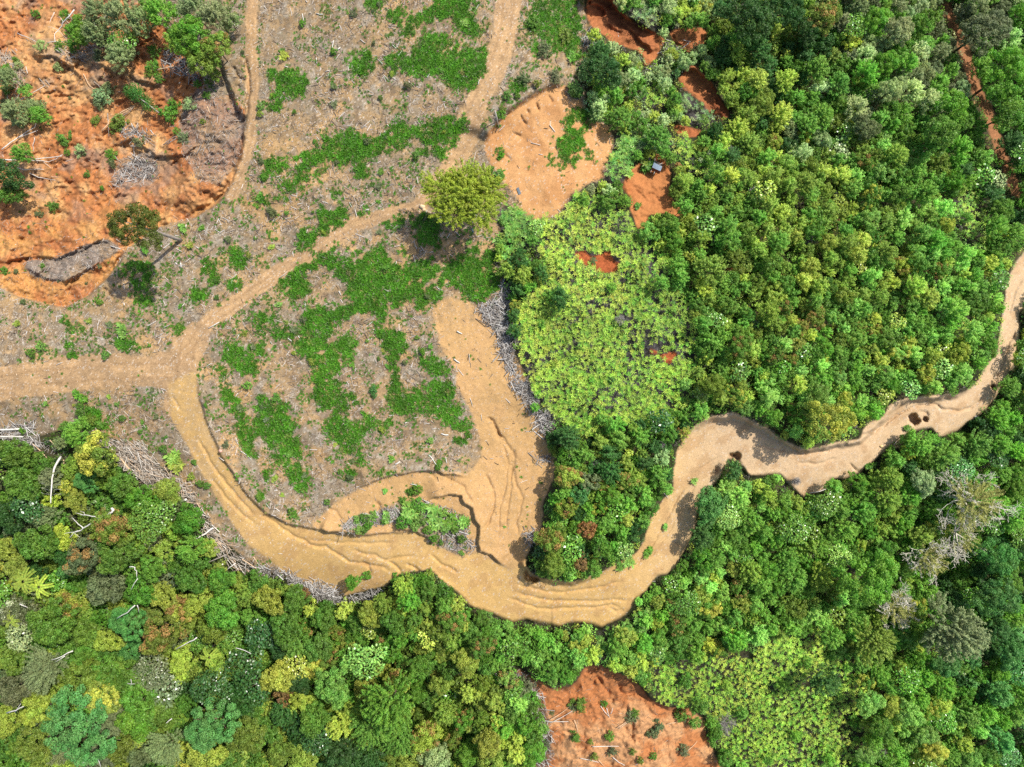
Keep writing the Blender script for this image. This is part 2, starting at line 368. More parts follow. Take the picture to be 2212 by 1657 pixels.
RILLS = [(c12, .34, (0, 1110, 150, 1190, 300, 1300, 430, 1360, 470, 1400, 600, 1410, 700, 1480, 800, 1540, 1000, 1570, 1200, 1620)),
         (c12, .22, (420, 1350, 700, 1370, 900, 1380, 1200, 1380)), (c12, .28, (820, 1440, 1000, 1480, 1130, 1530, 1230, 1500, 1400, 1490)),
         (c12, .3, (1500, 1480, 1600, 1560, 1750, 1640)), (c12, .4, (1130, 1530, 1190, 1560, 1260, 1630)), (c12, .45, (1290, 1560, 1390, 1600, 1420, 1640)),
         (c12, .35, (900, 1540, 970, 1570, 1000, 1650)), (c12, .6, (1990, 290, 2050, 330, 2080, 400, 2110, 490)), (c12, .35, (2080, 400, 2160, 520, 2212, 600)),
         (c12, .4, (2050, 920, 2060, 1080, 2010, 1190, 1960, 1260)), (c12, .3, (2130, 500, 2180, 700, 2150, 900, 2100, 1100, 2100, 1250, 2200, 1200)),
         (c12, .28, (2212, 560, 2200, 900, 2170, 1100, 2150, 1300)), (c12, .3, (1970, 780, 2030, 880, 2050, 930)), (c12, .3, (1620, 800, 1800, 900, 1880, 1050)),
         (c12, .5, (1030, 1020, 1070, 1060, 1080, 1110)), (c12, .3, (1500, 780, 1560, 830)), (c12, .25, (600, 1060, 700, 1120, 760, 1200)),
         (c02, .32, (1700, 460, 1850, 730, 1950, 860, 2080, 1020, 2212, 1150)), (c02, .25, (1800, 800, 1950, 980, 2100, 1140, 2212, 1230)),
         (c02, .2, (1480, 100, 1560, 240)), (c02, .3, (1090, 80, 1140, 75, 1180, 90)),
         (c22, .3, (0, 720, 30, 850, 90, 1000, 40, 1200, 60, 1340)), (c22, .28, (20, 560, 10, 700, -20, 860)), (c22, .25, (150, 1200, 90, 1300, 50, 1400)),
         (c22, .26, (1000, 1640, 1180, 1440, 1330, 1180, 1480, 900, 1620, 740, 1850, 600)), (c22, .22, (1080, 1640, 1260, 1420, 1400, 1200, 1540, 980, 1600, 830)),
         (c22, .2, (1230, 1290, 1420, 1000, 1560, 830)), (c22, .35, (1700, 800, 1760, 770, 1840, 780)), (c22, .5, (1730, 740, 1760, 760, 1780, 800)),
         (c22, .5, (1870, 590, 1900, 640, 1960, 690, 2030, 770)), (c22, .45, (1920, 590, 1950, 660, 1980, 640)), (c22, .4, (1380, 1360, 1440, 1390, 1480, 1420)),
         (c32, .4, (180, 560, 280, 610, 340, 610, 500, 590, 640, 540, 830, 440, 1000, 370, 1100, 280, 1230, 220, 1300, 190, 1450, 180, 1530, 230, 1650, 240, 1750, 210, 1860, 130, 1950, 20)),
         (c32, .22, (-100, 520, 100, 570, 250, 640)), (c32, .25, (250, 690, 420, 700, 600, 640)), (c32, .4, (700, 680, 760, 740, 830, 800)), (c32, .35, (1300, 240, 1370, 250, 1400, 300)),
         (c31, .35, (1950, 1650, 2040, 1480, 2090, 1300, 2140, 1220)), (c31, .3, (2130, 1190, 2120, 1260, 2180, 1290)), (c31, .25, (2080, 1080, 2140, 850, 2200, 760)),
         (c10, .25, (2212, 960, 2100, 1080)), (c10, .2, (2130, 1330, 2212, 1400)),
         (c00, .9, (2110, 480, 2140, 640, 2150, 800, 2120, 1000, 2110, 1170)), (c00, .7, (2000, 570, 2070, 680, 2140, 690)), (c00, .6, (2110, 1170, 2020, 1290, 2000, 1400, 2000, 1540)),
         (c00, .5, (2050, 720, 2070, 800)), (c01, .5, (1540, 270, 1650, 200, 1800, 120, 1950, 10)), (c01, .4, (1480, 200, 1560, 80)),
         (c20, .45, (200, 880, 240, 970)), (c20, .4, (130, 930, 160, 1000)), (c20, .35, (310, 810, 350, 900)), (c20, .35, (60, 990, 130, 1090)), (c20, .4, (460, 740, 470, 850)),
         (c20, .35, (0, 1150, 90, 1180)), (c20, .4, (1290, 1300, 1210, 1330)), (c21, .3, (1050, -20, 1180, 90, 1240, 110)), (c21, .25, (1200, 0, 1260, 60, 1330, 90)),
         (c20, .6, (820, 200, 850, 260, 960, 290)), (c20, .6, (900, 180, 1000, 260, 1080, 360)), (c20, .5, (1180, 180, 1260, 260)), (c20, .6, (1380, 300, 1420, 380, 1480, 420))]
for k, (off, d, xy) in enumerate(RILLS):
    groove(C(off, *xy), d * 1.25, 2.6 if d < .5 else 3.6, 4.0, 100 + k)
for k, xy in enumerate([(0, 45, 100, 60, 220, 90, 330, 75, 450, 60, 560, 20), (0, 80, 130, 120, 260, 130, 400, 130, 540, 125, 600, 130), (-40, 105, 80, 150, 140, 165, 230, 170, 330, 160,
                        420, 160, 500, 145, 560, 175), (470, 160, 520, 180, 560, 178)]):
    groove(C3(c23, *xy), .38, 2.7, 4.0, 200 + k)
for k, xy in enumerate([(390, 560, 420, 500, 480, 600, 520, 640), (520, 530, 560, 600, 620, 580), (560, 640, 600, 700, 590, 830), (200, 600, 260, 640), (640, 640, 720, 700, 800, 690)]):
    groove(C3(c23, *xy), .8, 4, 6.0, 220 + k)
rng = np.random.default_rng(8)
for k in range(46):                # torn fissures over the left slide
    a = rng.uniform(0, 440), rng.uniform(120, 640)
    th = rng.normal(-.35, .5)
    L = rng.uniform(20, 60)
    pts = [(a[0] + t * L * math.cos(th), a[1] + t * L * math.sin(th) + rng.normal(0, 3)) for t in np.linspace(0, 1, 5)]
    groove(pts, rng.uniform(.4, .9), 3.0, 6.0, 300 + k)
# drop-off shoulders: gentle wash lines across the road surface
Z += s_road * (fbm(GU * .35 + GV, GV * .35 - GU, 30, 61, 3) - .5) * .18


def sample(R, u, v):
    x = np.clip((np.asarray(u, float) - U0) / STEP, 0, NU - 1.001)
    y = np.clip((np.asarray(v, float) - V0) / STEP, 0, NV - 1.001)
    xi, yi = x.astype(int), y.astype(int)
    fx, fy = x - xi, y - yi
    return (R[yi, xi] * (1 - fx) + R[yi, xi + 1] * fx) * (1 - fy) + (R[yi + 1, xi] * (1 - fx) + R[yi + 1, xi + 1] * fx) * fy


def world_xy(u, v, z):
    f = K * (HCAM - z) / HCAM
    return (np.asarray(u, float) - PW / 2) * f, -(np.asarray(v, float) - PH / 2) * f


def ground(u, v, lift=0.0):
    """plan point -> world point on the ground (n, 3)"""
    z = sample(Z, u, v) + lift
    x, y = world_xy(u, v, z)
    return np.stack([x, y, z + 0 * x], -1)


def under(u, v, h):
    """ground point below something seen at plan (u, v) that floats h above the ground"""
    u, v = np.asarray(u, float), np.asarray(v, float)
    bu, bv = u, v
    for _ in range(3):
        zg = sample(Z, bu, bv)
        s = (HCAM - zg - h) / (HCAM - zg)
        bu, bv = PW / 2 + (u - PW / 2) * s, PH / 2 + (v - PH / 2) * s
    return bu, bv


# ------------------------------------------------------------------ soil colours
def mix(a, b, t):
    t = np.asarray(t)[..., None]
    return a * (1 - t) + b * t


n1 = fbm(GU, GV, 150, 401, 4)
n2 = fbm(GU, GV, 36, 411, 4)
n3 = fbm(GU, GV, 9, 421, 3)
n4 = np.random.default_rng(5).random((NV, NU)).astype(np.float32)
one = np.ones((NV, NU, 3), np.float32)
ALB = .60
tan_soil, litter, straw = lin((180, 150, 110)) * ALB, lin((146, 133, 112)) * ALB, lin((182, 170, 150)) * ALB
road_tan, road_pink, sand = lin((216, 176, 112)) * ALB, lin((220, 188, 148)) * ALB, lin((210, 168, 112)) * ALB
orange, pale_orange, red, redbrown = lin((196, 130, 80)) * ALB, lin((218, 168, 112)) * ALB, lin((178, 106, 66)) * ALB, lin((156, 92, 60)) * ALB
forest_floor, twig_grey, dark_litter = lin((58, 62, 38)) * ALB, lin((150, 139, 126)) * ALB, lin((122, 104, 84)) * ALB

soil = mix(one * forest_floor, one * dark_litter, smooth((n2 - .45) * 5) * .25)
plat = mix(one * tan_soil, one * litter, smooth((n2 * .6 + n3 * .5 - .44) * 4.2) * .8)
plat = mix(plat, one * straw, smooth((fbm(GU, GV, 11, 431, 3) * .7 + n2 * .4 - .62) * 7) * .7)
plat = mix(plat, one * dark_litter, smooth((fbm(GU, GV, 16, 441, 4) - .58) * 9) * .55)
plat = mix(plat, one * sand, smooth((n1 * .6 + fbm(GU, GV, 30, 447, 3) * .6 - .68) * 8) * .6)
edge_n = (n3 - .5) * .5 + (n2 - .5) * .4
soil = mix(soil, plat, smooth((s_clear + edge_n * .6 - .3) / .35))
trk = mix(one * lin((206, 168, 122)) * ALB, one * lin((188, 154, 114)) * ALB, smooth((n2 - .35) * 3))
for pts, hw in tracks:
    for o_ in (-.42, .42):
        D, S, T = line_dist(pts, hw + 20)
        trk = mix(trk, one * lin((174, 138, 98)) * ALB, smooth(1.3 - np.abs(D * S + (n2 - .5) * 10 - o_ * hw) / 3.0) * .5)
soil = mix(soil, trk, smooth((s_trail + edge_n * .7 - .2) / .5) * .95 * s_clear)
# the road cut, paler and pinker to the right
pink = smooth((GU - 1330) / 260)
rd = mix(mix(one * road_tan, one * road_pink, pink), one * lin((222, 184, 126)) * ALB, smooth((n2 - .4) * 3) * .5 * (1 - pink))
rd = mix(rd, one * lin((186, 144, 98)) * ALB, smooth((fbm(GU + GV * .4, GV, 24, 451, 4) - .53) * 7) * .4)
soil = mix(soil, rd, smooth((s_road + edge_n * .5 - .3) / .4))
left_fade = smooth((640 - GU - (GV - 1000) * .2) / 240) * smooth((GV - 700) / 100)
soil = mix(soil, plat * .5 + one * .5 * road_tan, left_fade * s_road * smooth((n2 + n3 - .75) * 3) * .75)
sd = mix(one * sand, one * lin((218, 172, 116)) * ALB, smooth((n2 - .4) * 4) * .6)
upper = smooth((820 - GV) / 200)
soil = mix(soil, sd, smooth((s_sand * (1 - .35 * upper) + edge_n * (1.0 + 1.2 * upper) - .3) / .5) * .92)
bw = mix(one * lin((222, 168, 112)) * ALB, one * lin((204, 146, 92)) * ALB, smooth((n2 - .4) * 4) * .7)
soil = mix(soil, bw, smooth((s_bowl + edge_n * .6 - .3) / .4) * .95)
# slides
sl = mix(one * orange, one * pale_orange, smooth((n1 * .7 + n2 * .5 - .52) * 5))
sl = mix(sl, one * redbrown, smooth((fbm(GU, GV, 40, 461, 4) - .52) * 6) * .4)
sl = sl * (1 + (fbm(GU, GV, 7, 463, 2) - .5)[..., None] * .5)
lowleft = smooth((GV - 400) / 120)
sl = mix(sl, one * lin((214, 156, 90)) * ALB, lowleft * smooth((n2 - .3) * 3) * .8)
sl = mix(sl, one * twig_grey, smooth((fbm(GU, GV, 50, 471, 4) - .58) * 8) * .45 * (1 - lowleft))
soil = mix(soil, sl, smooth((s_slide + edge_n * .8 - .3) / .3))
for pts, t in ((slide_grey, .9), (slide_grey2, .6), (slide_grey3, .6)):
    soil = mix(soil, mix(one * twig_grey, one * lin((160, 140, 116)) * ALB, smooth((n2 - .4) * 4)), smooth((blur(poly_mask(pts), 6) + edge_n * 1.1 - .35) / .3) * t)
rr = mix(one * red, one * redbrown, smooth((n2 - .4) * 4))
rr = mix(rr, one * lin((206, 136, 86)) * ALB, smooth((n1 - .4) * 4) * .6)
soil = mix(soil, rr, smooth((s_red + edge_n * .7 - .3) / .3))
eh = blur(poly_mask(scarE), 4)
soil = mix(soil, mix(one * lin((202, 134, 82)) * ALB, one * lin((188, 118, 70)) * ALB, smooth((n2 - .4) * 4)), smooth((eh - .3) / .3))
fh = blur(poly_mask(scarF), 4)
soil = mix(soil, one * lin((184, 100, 60)) * ALB, smooth((fh - .3) / .3))
lo = mix(one * lin((208, 156, 108)) * ALB, one * lin((192, 126, 78)) * ALB, smooth((n2 + (1 - smooth((GV - 1440) / 120)) * .4 - .4) * 4))
soil = mix(soil, lo, smooth((s_low + edge_n * .8 - .3) / .3))
soil = mix(soil, one * lin((116, 90, 74)) * ALB, smooth((blur(poly_mask(slide_low_brown), 8) + edge_n - .3) / .4) * .85)
soil = mix(soil, one * lin((176, 122, 84)) * ALB, s_trail_r * .9)
for pts, _, _ in FERNS[:7]:  # shade in the gaps between ferns put into the soil colour
    soil = mix(soil, mix(one * lin((66, 60, 58)) * ALB, one * lin((104, 98, 98)) * ALB, smooth((n3 - .4) * 4)), blur(poly_mask(pts), 5) * .85)
for pts in (scarF, scarG):
    soil = mix(soil, one * lin((184, 100, 60)) * ALB, smooth((blur(poly_mask(pts), 3) - .3) / .3))
calm = np.clip(s_road + s_sand + s_bowl + eh, 0, 1)
soil = soil * (1 + ((n4 - .5) * .34 * (1 - .72 * calm) + (n3 - .5) * .30 * (1 - .5 * calm))[..., None])
# scattered pale chips of wood and stone, more of them on the cleared field
chip = (n4 > .965) * smooth(s_clear) * (1 - .7 * slidey) * (1 - .55 * s_sand)
soil = mix(soil, one * lin((222, 208, 190)) * ALB, chip * .7)
soil = np.clip(soil, .01, .85)


# ------------------------------------------------------------------ mesh helpers
def mesh_from(name, V, F, colors=None, smooth_shade=False):
    """V (n,3); F (m,3) or (m,4); colors (m,3) per face"""
    me = bpy.data.meshes.new(name)
    V = np.ascontiguousarray(V, np.float32)
    F = np.ascontiguousarray(F, np.int32)
    m, k = F.shape
    me.vertices.add(len(V))
    me.vertices.foreach_set('co', V.ravel())
    me.loops.add(m * k)
    me.loops.foreach_set('vertex_index', F.ravel())
    me.polygons.add(m)
    me.polygons.foreach_set('loop_start', np.arange(0, m * k, k, dtype=np.int32))
    me.update(calc_edges=True)
    if colors is not None:
        at = me.attributes.new('col', 'FLOAT_COLOR', 'FACE')
        c4 = np.ones((m, 4), np.float32)
        c4[:, :3] = colors
        at.data.foreach_set('color', c4.ravel())
    if smooth_shade:
        me.polygons.foreach_set('use_smooth', np.ones(m, bool))
    return me


def link(name, data, parent=None, mat=None, loc=None):
    o = bpy.data.objects.new(name, data)
    COL.objects.link(o)
    if parent is not None:
        o.parent = parent
    if mat is not None and data is not None and not data.materials:
        data.materials.append(mat)
    if loc is not None:
        o.location = loc
    return o


def tag(o, label=None, cat=None, group=None, kind=None):
    for k_, v_ in (('label', label), ('category', cat), ('group', group), ('kind', kind)):
        if v_:
            o[k_] = v_
    return o


def nodes_of(name):
    m = bpy.data.materials.new(name)
    m.use_nodes = True
    nt = m.node_tree
    nt.nodes.clear()
    return m, nt, nt.nodes, nt.links


def make_ground_material():
    m, nt, N, L = nodes_of('bare_soil')
    out = N.new('ShaderNodeOutputMaterial')
    b = N.new('ShaderNodeBsdfPrincipled')
    b.inputs['Roughness'].default_value = .95
    b.inputs['Specular IOR Level'].default_value = .12
    a = N.new('ShaderNodeAttribute')
    a.attribute_name = 'soil'
    tc = N.new('ShaderNodeNewGeometry')
    nz = N.new('ShaderNodeTexNoise')
    nz.inputs['Scale'].default_value = 5.5
    nz.inputs['Detail'].default_value = 4
    L.new(tc.outputs['Position'], nz.inputs['Vector'])
    mr = N.new('ShaderNodeMapRange')
    mr.inputs['From Min'].default_value = .3
    mr.inputs['From Max'].default_value = .7
    mr.inputs['To Min'].default_value = .8
    mr.inputs['To Max'].default_value = 1.18
    L.new(nz.outputs[0], mr.inputs['Value'])
    mx = N.new('ShaderNodeMix')
    mx.data_type = 'RGBA'
    mx.blend_type = 'MULTIPLY'
    mx.inputs['Factor'].default_value = 1
    L.new(a.outputs['Color'], mx.inputs['A'])
    L.new(mr.outputs[0], mx.inputs['B'])
    L.new(mx.outputs['Result'], b.inputs['Base Color'])
    bp = N.new('ShaderNodeBump')
    bp.inputs['Strength'].default_value = .5
    bp.inputs['Distance'].default_value = .12
    L.new(nz.outputs[0], bp.inputs['Height'])
    L.new(bp.outputs[0], b.inputs['Normal'])
    L.new(b.outputs[0], out.inputs[0])
    return m


# ground sheet: the raster plus a coarse skirt running out to the horizon
ou = np.array([-30000, -14000, -6000, -2500, -1200, -600, -330])
eu = np.concatenate([ou, ax_u, PW - ou[::-1]])
ev = np.concatenate([ou, ax_v, PH - ou[::-1]])
MU, MV = np.meshgrid(eu, ev)
mz = sample(Z, MU, MV)
far = np.maximum(np.maximum(U0 - MU, MU - U1), np.maximum(V0 - MV, MV - V1)).clip(0)
mz = mz - np.minimum(far * .012, 40) + (fbm(MU, MV, 900, 71, 3) - .5) * np.minimum(far * .02, 50)
gx, gy = world_xy(MU, MV, mz)
gV = np.stack([gx, gy, mz], -1).reshape(-1, 3)
nv_, nu_ = MU.shape
idx = np.arange(nv_ * nu_).reshape(nv_, nu_)
gF = np.stack([idx[1:, :-1], idx[1:, 1:], idx[:-1, 1:], idx[:-1, :-1]], -1).reshape(-1, 4)
gme = mesh_from('ground', gV, gF, smooth_shade=True)
xi = np.clip(np.round((MU - U0) / STEP).astype(int), 0, NU - 1)
yi = np.clip(np.round((MV - V0) / STEP).astype(int), 0, NV - 1)
gc = soil[yi, xi]
gc = mix(gc, np.ones_like(gc) * lin((70, 92, 46)) * .6, smooth(far / 200))
at = gme.attributes.new('soil', 'FLOAT_COLOR', 'POINT')
c4 = np.ones((nv_ * nu_, 4), np.float32)
c4[:, :3] = gc.reshape(-1, 3)
at.data.foreach_set('color', c4.ravel())
g = link('ground', gme, mat=make_ground_material())
tag(g, kind='structure')

# ------------------------------------------------------------------ foliage materials
def leaf_material(name, attr_col, rough=.5, spec=.3, trans=.38, flush=None, flush_amt=.0, vary=.75):
    m, nt, N, L = nodes_of(name)
    out = N.new('ShaderNodeOutputMaterial')
    b = N.new('ShaderNodeBsdfPrincipled')
    b.inputs['Roughness'].default_value = rough
    b.inputs['Specular IOR Level'].default_value = spec
    t = N.new('ShaderNodeBsdfTranslucent')
    mx = N.new('ShaderNodeMixShader')
    mx.inputs[0].default_value = trans
    if attr_col:
        a = N.new('ShaderNodeAttribute')
        a.attribute_name = 'col'
        col = a.outputs['Color']
    else:
        oi = N.new('ShaderNodeObjectInfo')
        lv = N.new('ShaderNodeAttribute')
        lv.attribute_name = 'col'
        src = oi.outputs['Color']
        if flush:
            sep0 = N.new('ShaderNodeSeparateColor')
            L.new(lv.outputs['Color'], sep0.inputs[0])
            mr0 = N.new('ShaderNodeMapRange')
            mr0.inputs['From Min'].default_value = 1 - flush_amt
            mr0.inputs['From Max'].default_value = 1 - flush_amt + .12
            L.new(sep0.outputs[2], mr0.inputs['Value'])
            fm = N.new('ShaderNodeMix')
            fm.data_type = 'RGBA'
            L.new(mr0.outputs[0], fm.inputs['Factor'])
            L.new(src, fm.inputs['A'])
            fm.inputs['B'].default_value = (*flush, 1)
            src = fm.outputs['Result']
        sep = N.new('ShaderNodeSeparateColor')
        L.new(lv.outputs['Color'], sep.inputs[0])
        hs = N.new('ShaderNodeHueSaturation')
        mv = N.new('ShaderNodeMapRange')
        mv.inputs['To Min'].default_value = 1 - vary * .5
        mv.inputs['To Max'].default_value = 1 + vary * .75
        L.new(sep.outputs[0], mv.inputs['Value'])
        mh = N.new('ShaderNodeMapRange')
        mh.inputs['To Min'].default_value = .475
        mh.inputs['To Max'].default_value = .52
        L.new(sep.outputs[1], mh.inputs['Value'])
        L.new(mv.outputs[0], hs.inputs['Value'])
        L.new(mh.outputs[0], hs.inputs['Hue'])
        L.new(src, hs.inputs['Color'])
        col = hs.outputs[0]
    L.new(col, b.inputs['Base Color'])
    L.new(col, t.inputs['Color'])
    L.new(b.outputs[0], mx.inputs[1])
    L.new(t.outputs[0], mx.inputs[2])
    L.new(mx.outputs[0], out.inputs[0])
    return m


def bark_material(name, rgb, dark=.55, scale=3.0, objcol=False):
    m, nt, N, L = nodes_of(name)
    out = N.new('ShaderNodeOutputMaterial')
    b = N.new('ShaderNodeBsdfPrincipled')
    b.inputs['Roughness'].default_value = .85
    b.inputs['Specular IOR Level'].default_value = .2
    tc = N.new('ShaderNodeTexCoord')
    mp = N.new('ShaderNodeMapping')
    mp.inputs['Scale'].default_value = (1, 1, .35)
    nz = N.new('ShaderNodeTexNoise')
    nz.inputs['Scale'].default_value = scale
    nz.inputs['Detail'].default_value = 5
    cr = N.new('ShaderNodeValToRGB')
    c = lin(rgb)
    cr.color_ramp.elements[0].position = .3
    cr.color_ramp.elements[0].color = (*(c * dark), 1)
    cr.color_ramp.elements[1].position = .65
    cr.color_ramp.elements[1].color = (*c, 1)
    L.new(tc.outputs['Object'], mp.inputs[0])
    L.new(mp.outputs[0], nz.inputs['Vector'])
    L.new(nz.outputs[0], cr.inputs[0])
    L.new(cr.outputs[0], b.inputs['Base Color'])
    bp = N.new('ShaderNodeBump')
    bp.inputs['Distance'].default_value = .03
    L.new(nz.outputs[0], bp.inputs['Height'])
    L.new(bp.outputs[0], b.inputs['Normal'])
    L.new(b.outputs[0], out.inputs[0])
    return m


ORANGE_TIP = tuple(lin((176, 142, 82)) * .85)
YELLOW_TIP = tuple(lin((196, 200, 84)) * .9)
CREAM_TIP = tuple(lin((214, 220, 178)) * .8)
M_leaf = leaf_material('tree_leaves', False)
M_gloss = leaf_material('glossy_leaves', False, rough=.32, spec=.6, trans=.15, vary=.9)
M_flush = leaf_material('leaves_with_orange_tips', False, flush=ORANGE_TIP, flush_amt=.42)
M_yflush = leaf_material('leaves_with_yellow_tips', False, flush=YELLOW_TIP, flush_amt=.55)
M_cream = leaf_material('leaves_with_cream_tips', False, flush=CREAM_TIP, flush_amt=.3)
M_field = leaf_material('field_leaves', True)
M_bark = bark_material('brown_bark', (120, 104, 84))
M_white = bark_material('bleached_wood', (206, 200, 190), .7)
M_grey = bark_material('grey_wood', (150, 140, 130), .6)
M_beige = bark_material('split_wood', (206, 176, 142), .7)

# ------------------------------------------------------------------ leaf and wood geometry


def unit(a):
    return a / (np.linalg.norm(a, axis=-1, keepdims=True) + 1e-9)


def leaves(pos, nrm, length, width, rng, bend=.18, tang=None):
    """folded diamond leaves: V (4n,3), F (n,4)"""
    n = len(pos)
    if tang is None:
        tang = rng.normal(size=(n, 3))
    tang = unit(tang - nrm * np.sum(tang * nrm, -1, keepdims=True))
    bi = np.cross(nrm, tang)
    L = np.broadcast_to(np.asarray(length, float), (n,))[:, None]
    W = np.broadcast_to(np.asarray(width, float), (n,))[:, None]
    up = nrm * L * bend
    V = np.stack([pos - tang * L * .5 - up, pos + bi * W * .5, pos + tang * L * .5 - up, pos - bi * W * .5], 1).reshape(-1, 3)
    return V, np.arange(4 * n).reshape(n, 4)


def tube(pts, radii, k=6):
    pts = np.asarray(pts, float)
    radii = np.asarray(radii, float)
    n = len(pts)
    d = unit(np.gradient(pts, axis=0))
    ref = np.array([0, 0, 1.0]) if abs(d[0][2]) < .9 else np.array([1.0, 0, 0])
    V = []
    for i in range(n):
        a = unit(np.cross(d[i], ref))
        b = np.cross(d[i], a)
        th = np.arange(k) * 2 * math.pi / k
        V.append(pts[i] + radii[i] * (np.cos(th)[:, None] * a + np.sin(th)[:, None] * b))
    V.append(pts[-1:] + d[-1] * radii[-1] * .3)
    V.append(pts[:1] - d[0] * radii[0] * .1)
    V = np.concatenate(V)
    F = []
    for i in range(n - 1):
        for j in range(k):
            F.append((i * k + j, i * k + (j + 1) % k, (i + 1) * k + (j + 1) % k, (i + 1) * k + j))
    for j in range(k):
        F.append(((n - 1) * k + j, (n - 1) * k + (j + 1) % k, n * k, n * k))
        F.append(((j + 1) % k, j, n * k + 1, n * k + 1))
    return V, np.array(F)


class Build:
    def __init__(self):
        self.V, self.F, self.n = [], [], 0

    def add(self, VF):
        V, F = VF
        self.V.append(np.asarray(V, float))
        self.F.append(np.asarray(F) + self.n)
        self.n += len(V)

    def mesh(self, name, smooth_shade=False):
        V, F = np.concatenate(self.V), np.concatenate(self.F)
        tri = F[:, 2] == F[:, 3]
        me = bpy.data.meshes.new(name)
        me.from_pydata(V.tolist(), [], [tuple(f[:3]) if t else tuple(f) for f, t in zip(F.tolist(), tri)])
        if smooth_shade:
            me.polygons.foreach_set('use_smooth', np.ones(len(me.polygons), bool))
        me.update()
        return me


def leaf_cols(n, rng, z=None, groups=None):
    """per leaf: R brightness, G hue, B tip amount"""
    c = rng.random((n, 3))
    c[:, 0] = .5 * c[:, 0] + .5 * rng.random(n)
    if groups is not None:
        gv = rng.random(groups.max() + 1)
        c[:, 0] = .5 * c[:, 0] + .5 * gv[groups]
        gh = rng.random(groups.max() + 1)
        c[:, 1] = .5 * c[:, 1] + .5 * gh[groups]
        gt = rng.random(groups.max() + 1)
        c[:, 2] = .35 * c[:, 2] + .65 * gt[groups]
    return c


def crown_billow(R, H, seed, leaf=.26, dens=1.0, open_=0.0, wid=.62):
    """rounded broadleaf crown: many leaf clumps over an uneven dome, centred at the origin"""
    rng = np.random.default_rng(seed)
    lob = rng.uniform(-1, 1, (3, 2))
    nc = int((16 + R * 9) * (1 - open_ * .4))
    cs, tries = [], 0
    while len(cs) < nc and tries < 4000:
        tries += 1
        th = rng.uniform(0, 2 * math.pi)
        rmax = R * (.84 + .14 * (lob[0, 0] * math.cos(th) + lob[0, 1] * math.sin(th)) + .13 * math.cos(2 * th + lob[1, 0] * 3) + .11 * math.cos(3 * th + lob[1, 1] * 3)
                    + .07 * math.cos(5 * th + lob[2, 0] * 3))
        q = math.sqrt(rng.random())
        rc = rng.uniform(.2, .34) * min(R, 3.2) * (1 - .25 * q)
        x, y = q * rmax * math.cos(th), q * rmax * math.sin(th)
        z = H * math.sqrt(max(0, 1 - (q * .97) ** 2)) * rng.uniform(.72, 1.12) - (rng.random() < .25) * H * rng.uniform(.1, .6)
        if all((x - a) ** 2 + (y - b) ** 2 + (z - c) ** 2 > (.62 * (rc + r)) ** 2 for a, b, c, r in cs):
            cs.append((x, y, z, rc))
    P, Nn, G = [], [], []
    for k, (x, y, z, rc) in enumerate(cs):
        n = int(2.3 * dens * 2 * math.pi * rc * rc / (leaf * leaf * wid) * (1 - open_))
        d = unit(rng.normal(size=(n, 3)) + [0, 0, .35])
        d[:, 2] *= .8
        rr = rc * (1 - .45 * rng.random(n) ** 2.2)
        P.append(np.array([x, y, z]) + d * rr[:, None])
        Nn.append(unit(d + rng.normal(size=(n, 3)) * .55 + [0, 0, .35]))
        G.append(np.full(n, k))
    P, Nn, G = np.concatenate(P), np.concatenate(Nn), np.concatenate(G)
    s = leaf * rng.uniform(.7, 1.35, len(P))
    V, F = leaves(P, Nn, s, s * wid, rng)
    return V, F, leaf_cols(len(F), rng, groups=G)


def crown_feather(R, H, seed, leaf=.3, shoots=46):
    """young airy crown: rising shoots carrying narrow leaves"""
    rng = np.random.default_rng(seed)
    P, Nn, T, G = [], [], [], []
    for k in range(shoots):
        th = rng.uniform(0, 2 * math.pi)
        q = math.sqrt(rng.random()) * (1 + .18 * math.cos(3 * th + seed))
        tip = np.array([q * R * math.cos(th), q * R * math.sin(th), H * (1.05 - .85 * min(q, 1.1) ** 1.6) * rng.uniform(.8, 1.15)])
        root = tip * np.array([.45, .45, 0]) + np.array([0, 0, tip[2] - H * .55])
        n = int(34 * R / 1.8 + 12)
        t = rng.random(n) ** .75
        ax = tip - root
        rad = (.16 + .24 * (1 - t)) * min(1, R / 1.7 + .2)
        off = unit(rng.normal(size=(n, 3)))
        P.append(root + ax * t[:, None] + off * rad[:, None] * rng.random((n, 1)) ** .5 * 1.2)
        Nn.append(unit(off * .7 + [0, 0, 1.0] + rng.normal(size=(n, 3)) * .45))
        T.append(unit(off + ax / np.linalg.norm(ax) * .7))
        G.append(np.full(n, k))
    P, Nn, T, G = np.concatenate(P), np.concatenate(Nn), np.concatenate(T), np.concatenate(G)
    s = leaf * rng.uniform(.65, 1.3, len(P))
    V, F = leaves(P, Nn, s, s * .38, rng, tang=T)
    return V, F, leaf_cols(len(F), rng, groups=G)


def crown_bigleaf(R, H, seed, leaf=.5):
    rng = np.random.default_rng(seed)
    n = int(330 * (R / 2) ** 2)
    th = rng.uniform(0, 2 * math.pi, n)
    q = np.sqrt(rng.random(n)) * (1 + .14 * np.cos(3 * th + seed) + .1 * np.cos(5 * th + 2 * seed))
    z = H * np.sqrt(np.clip(1 - (q * .9) ** 2, 0, 1)) * (1 - .5 * rng.random(n) ** 1.6)
    P = np.stack([q * R * np.cos(th), q * R * np.sin(th), z], -1)
    Nn = unit(P * [.35, .35, .4] / R + [0, 0, .7] + rng.normal(size=(n, 3)) * .5)
    s = leaf * rng.uniform(.6, 1.2, n)
    V, F = leaves(P, Nn, s, s * .6, rng, bend=.14)
    return V, F, leaf_cols(n, rng)


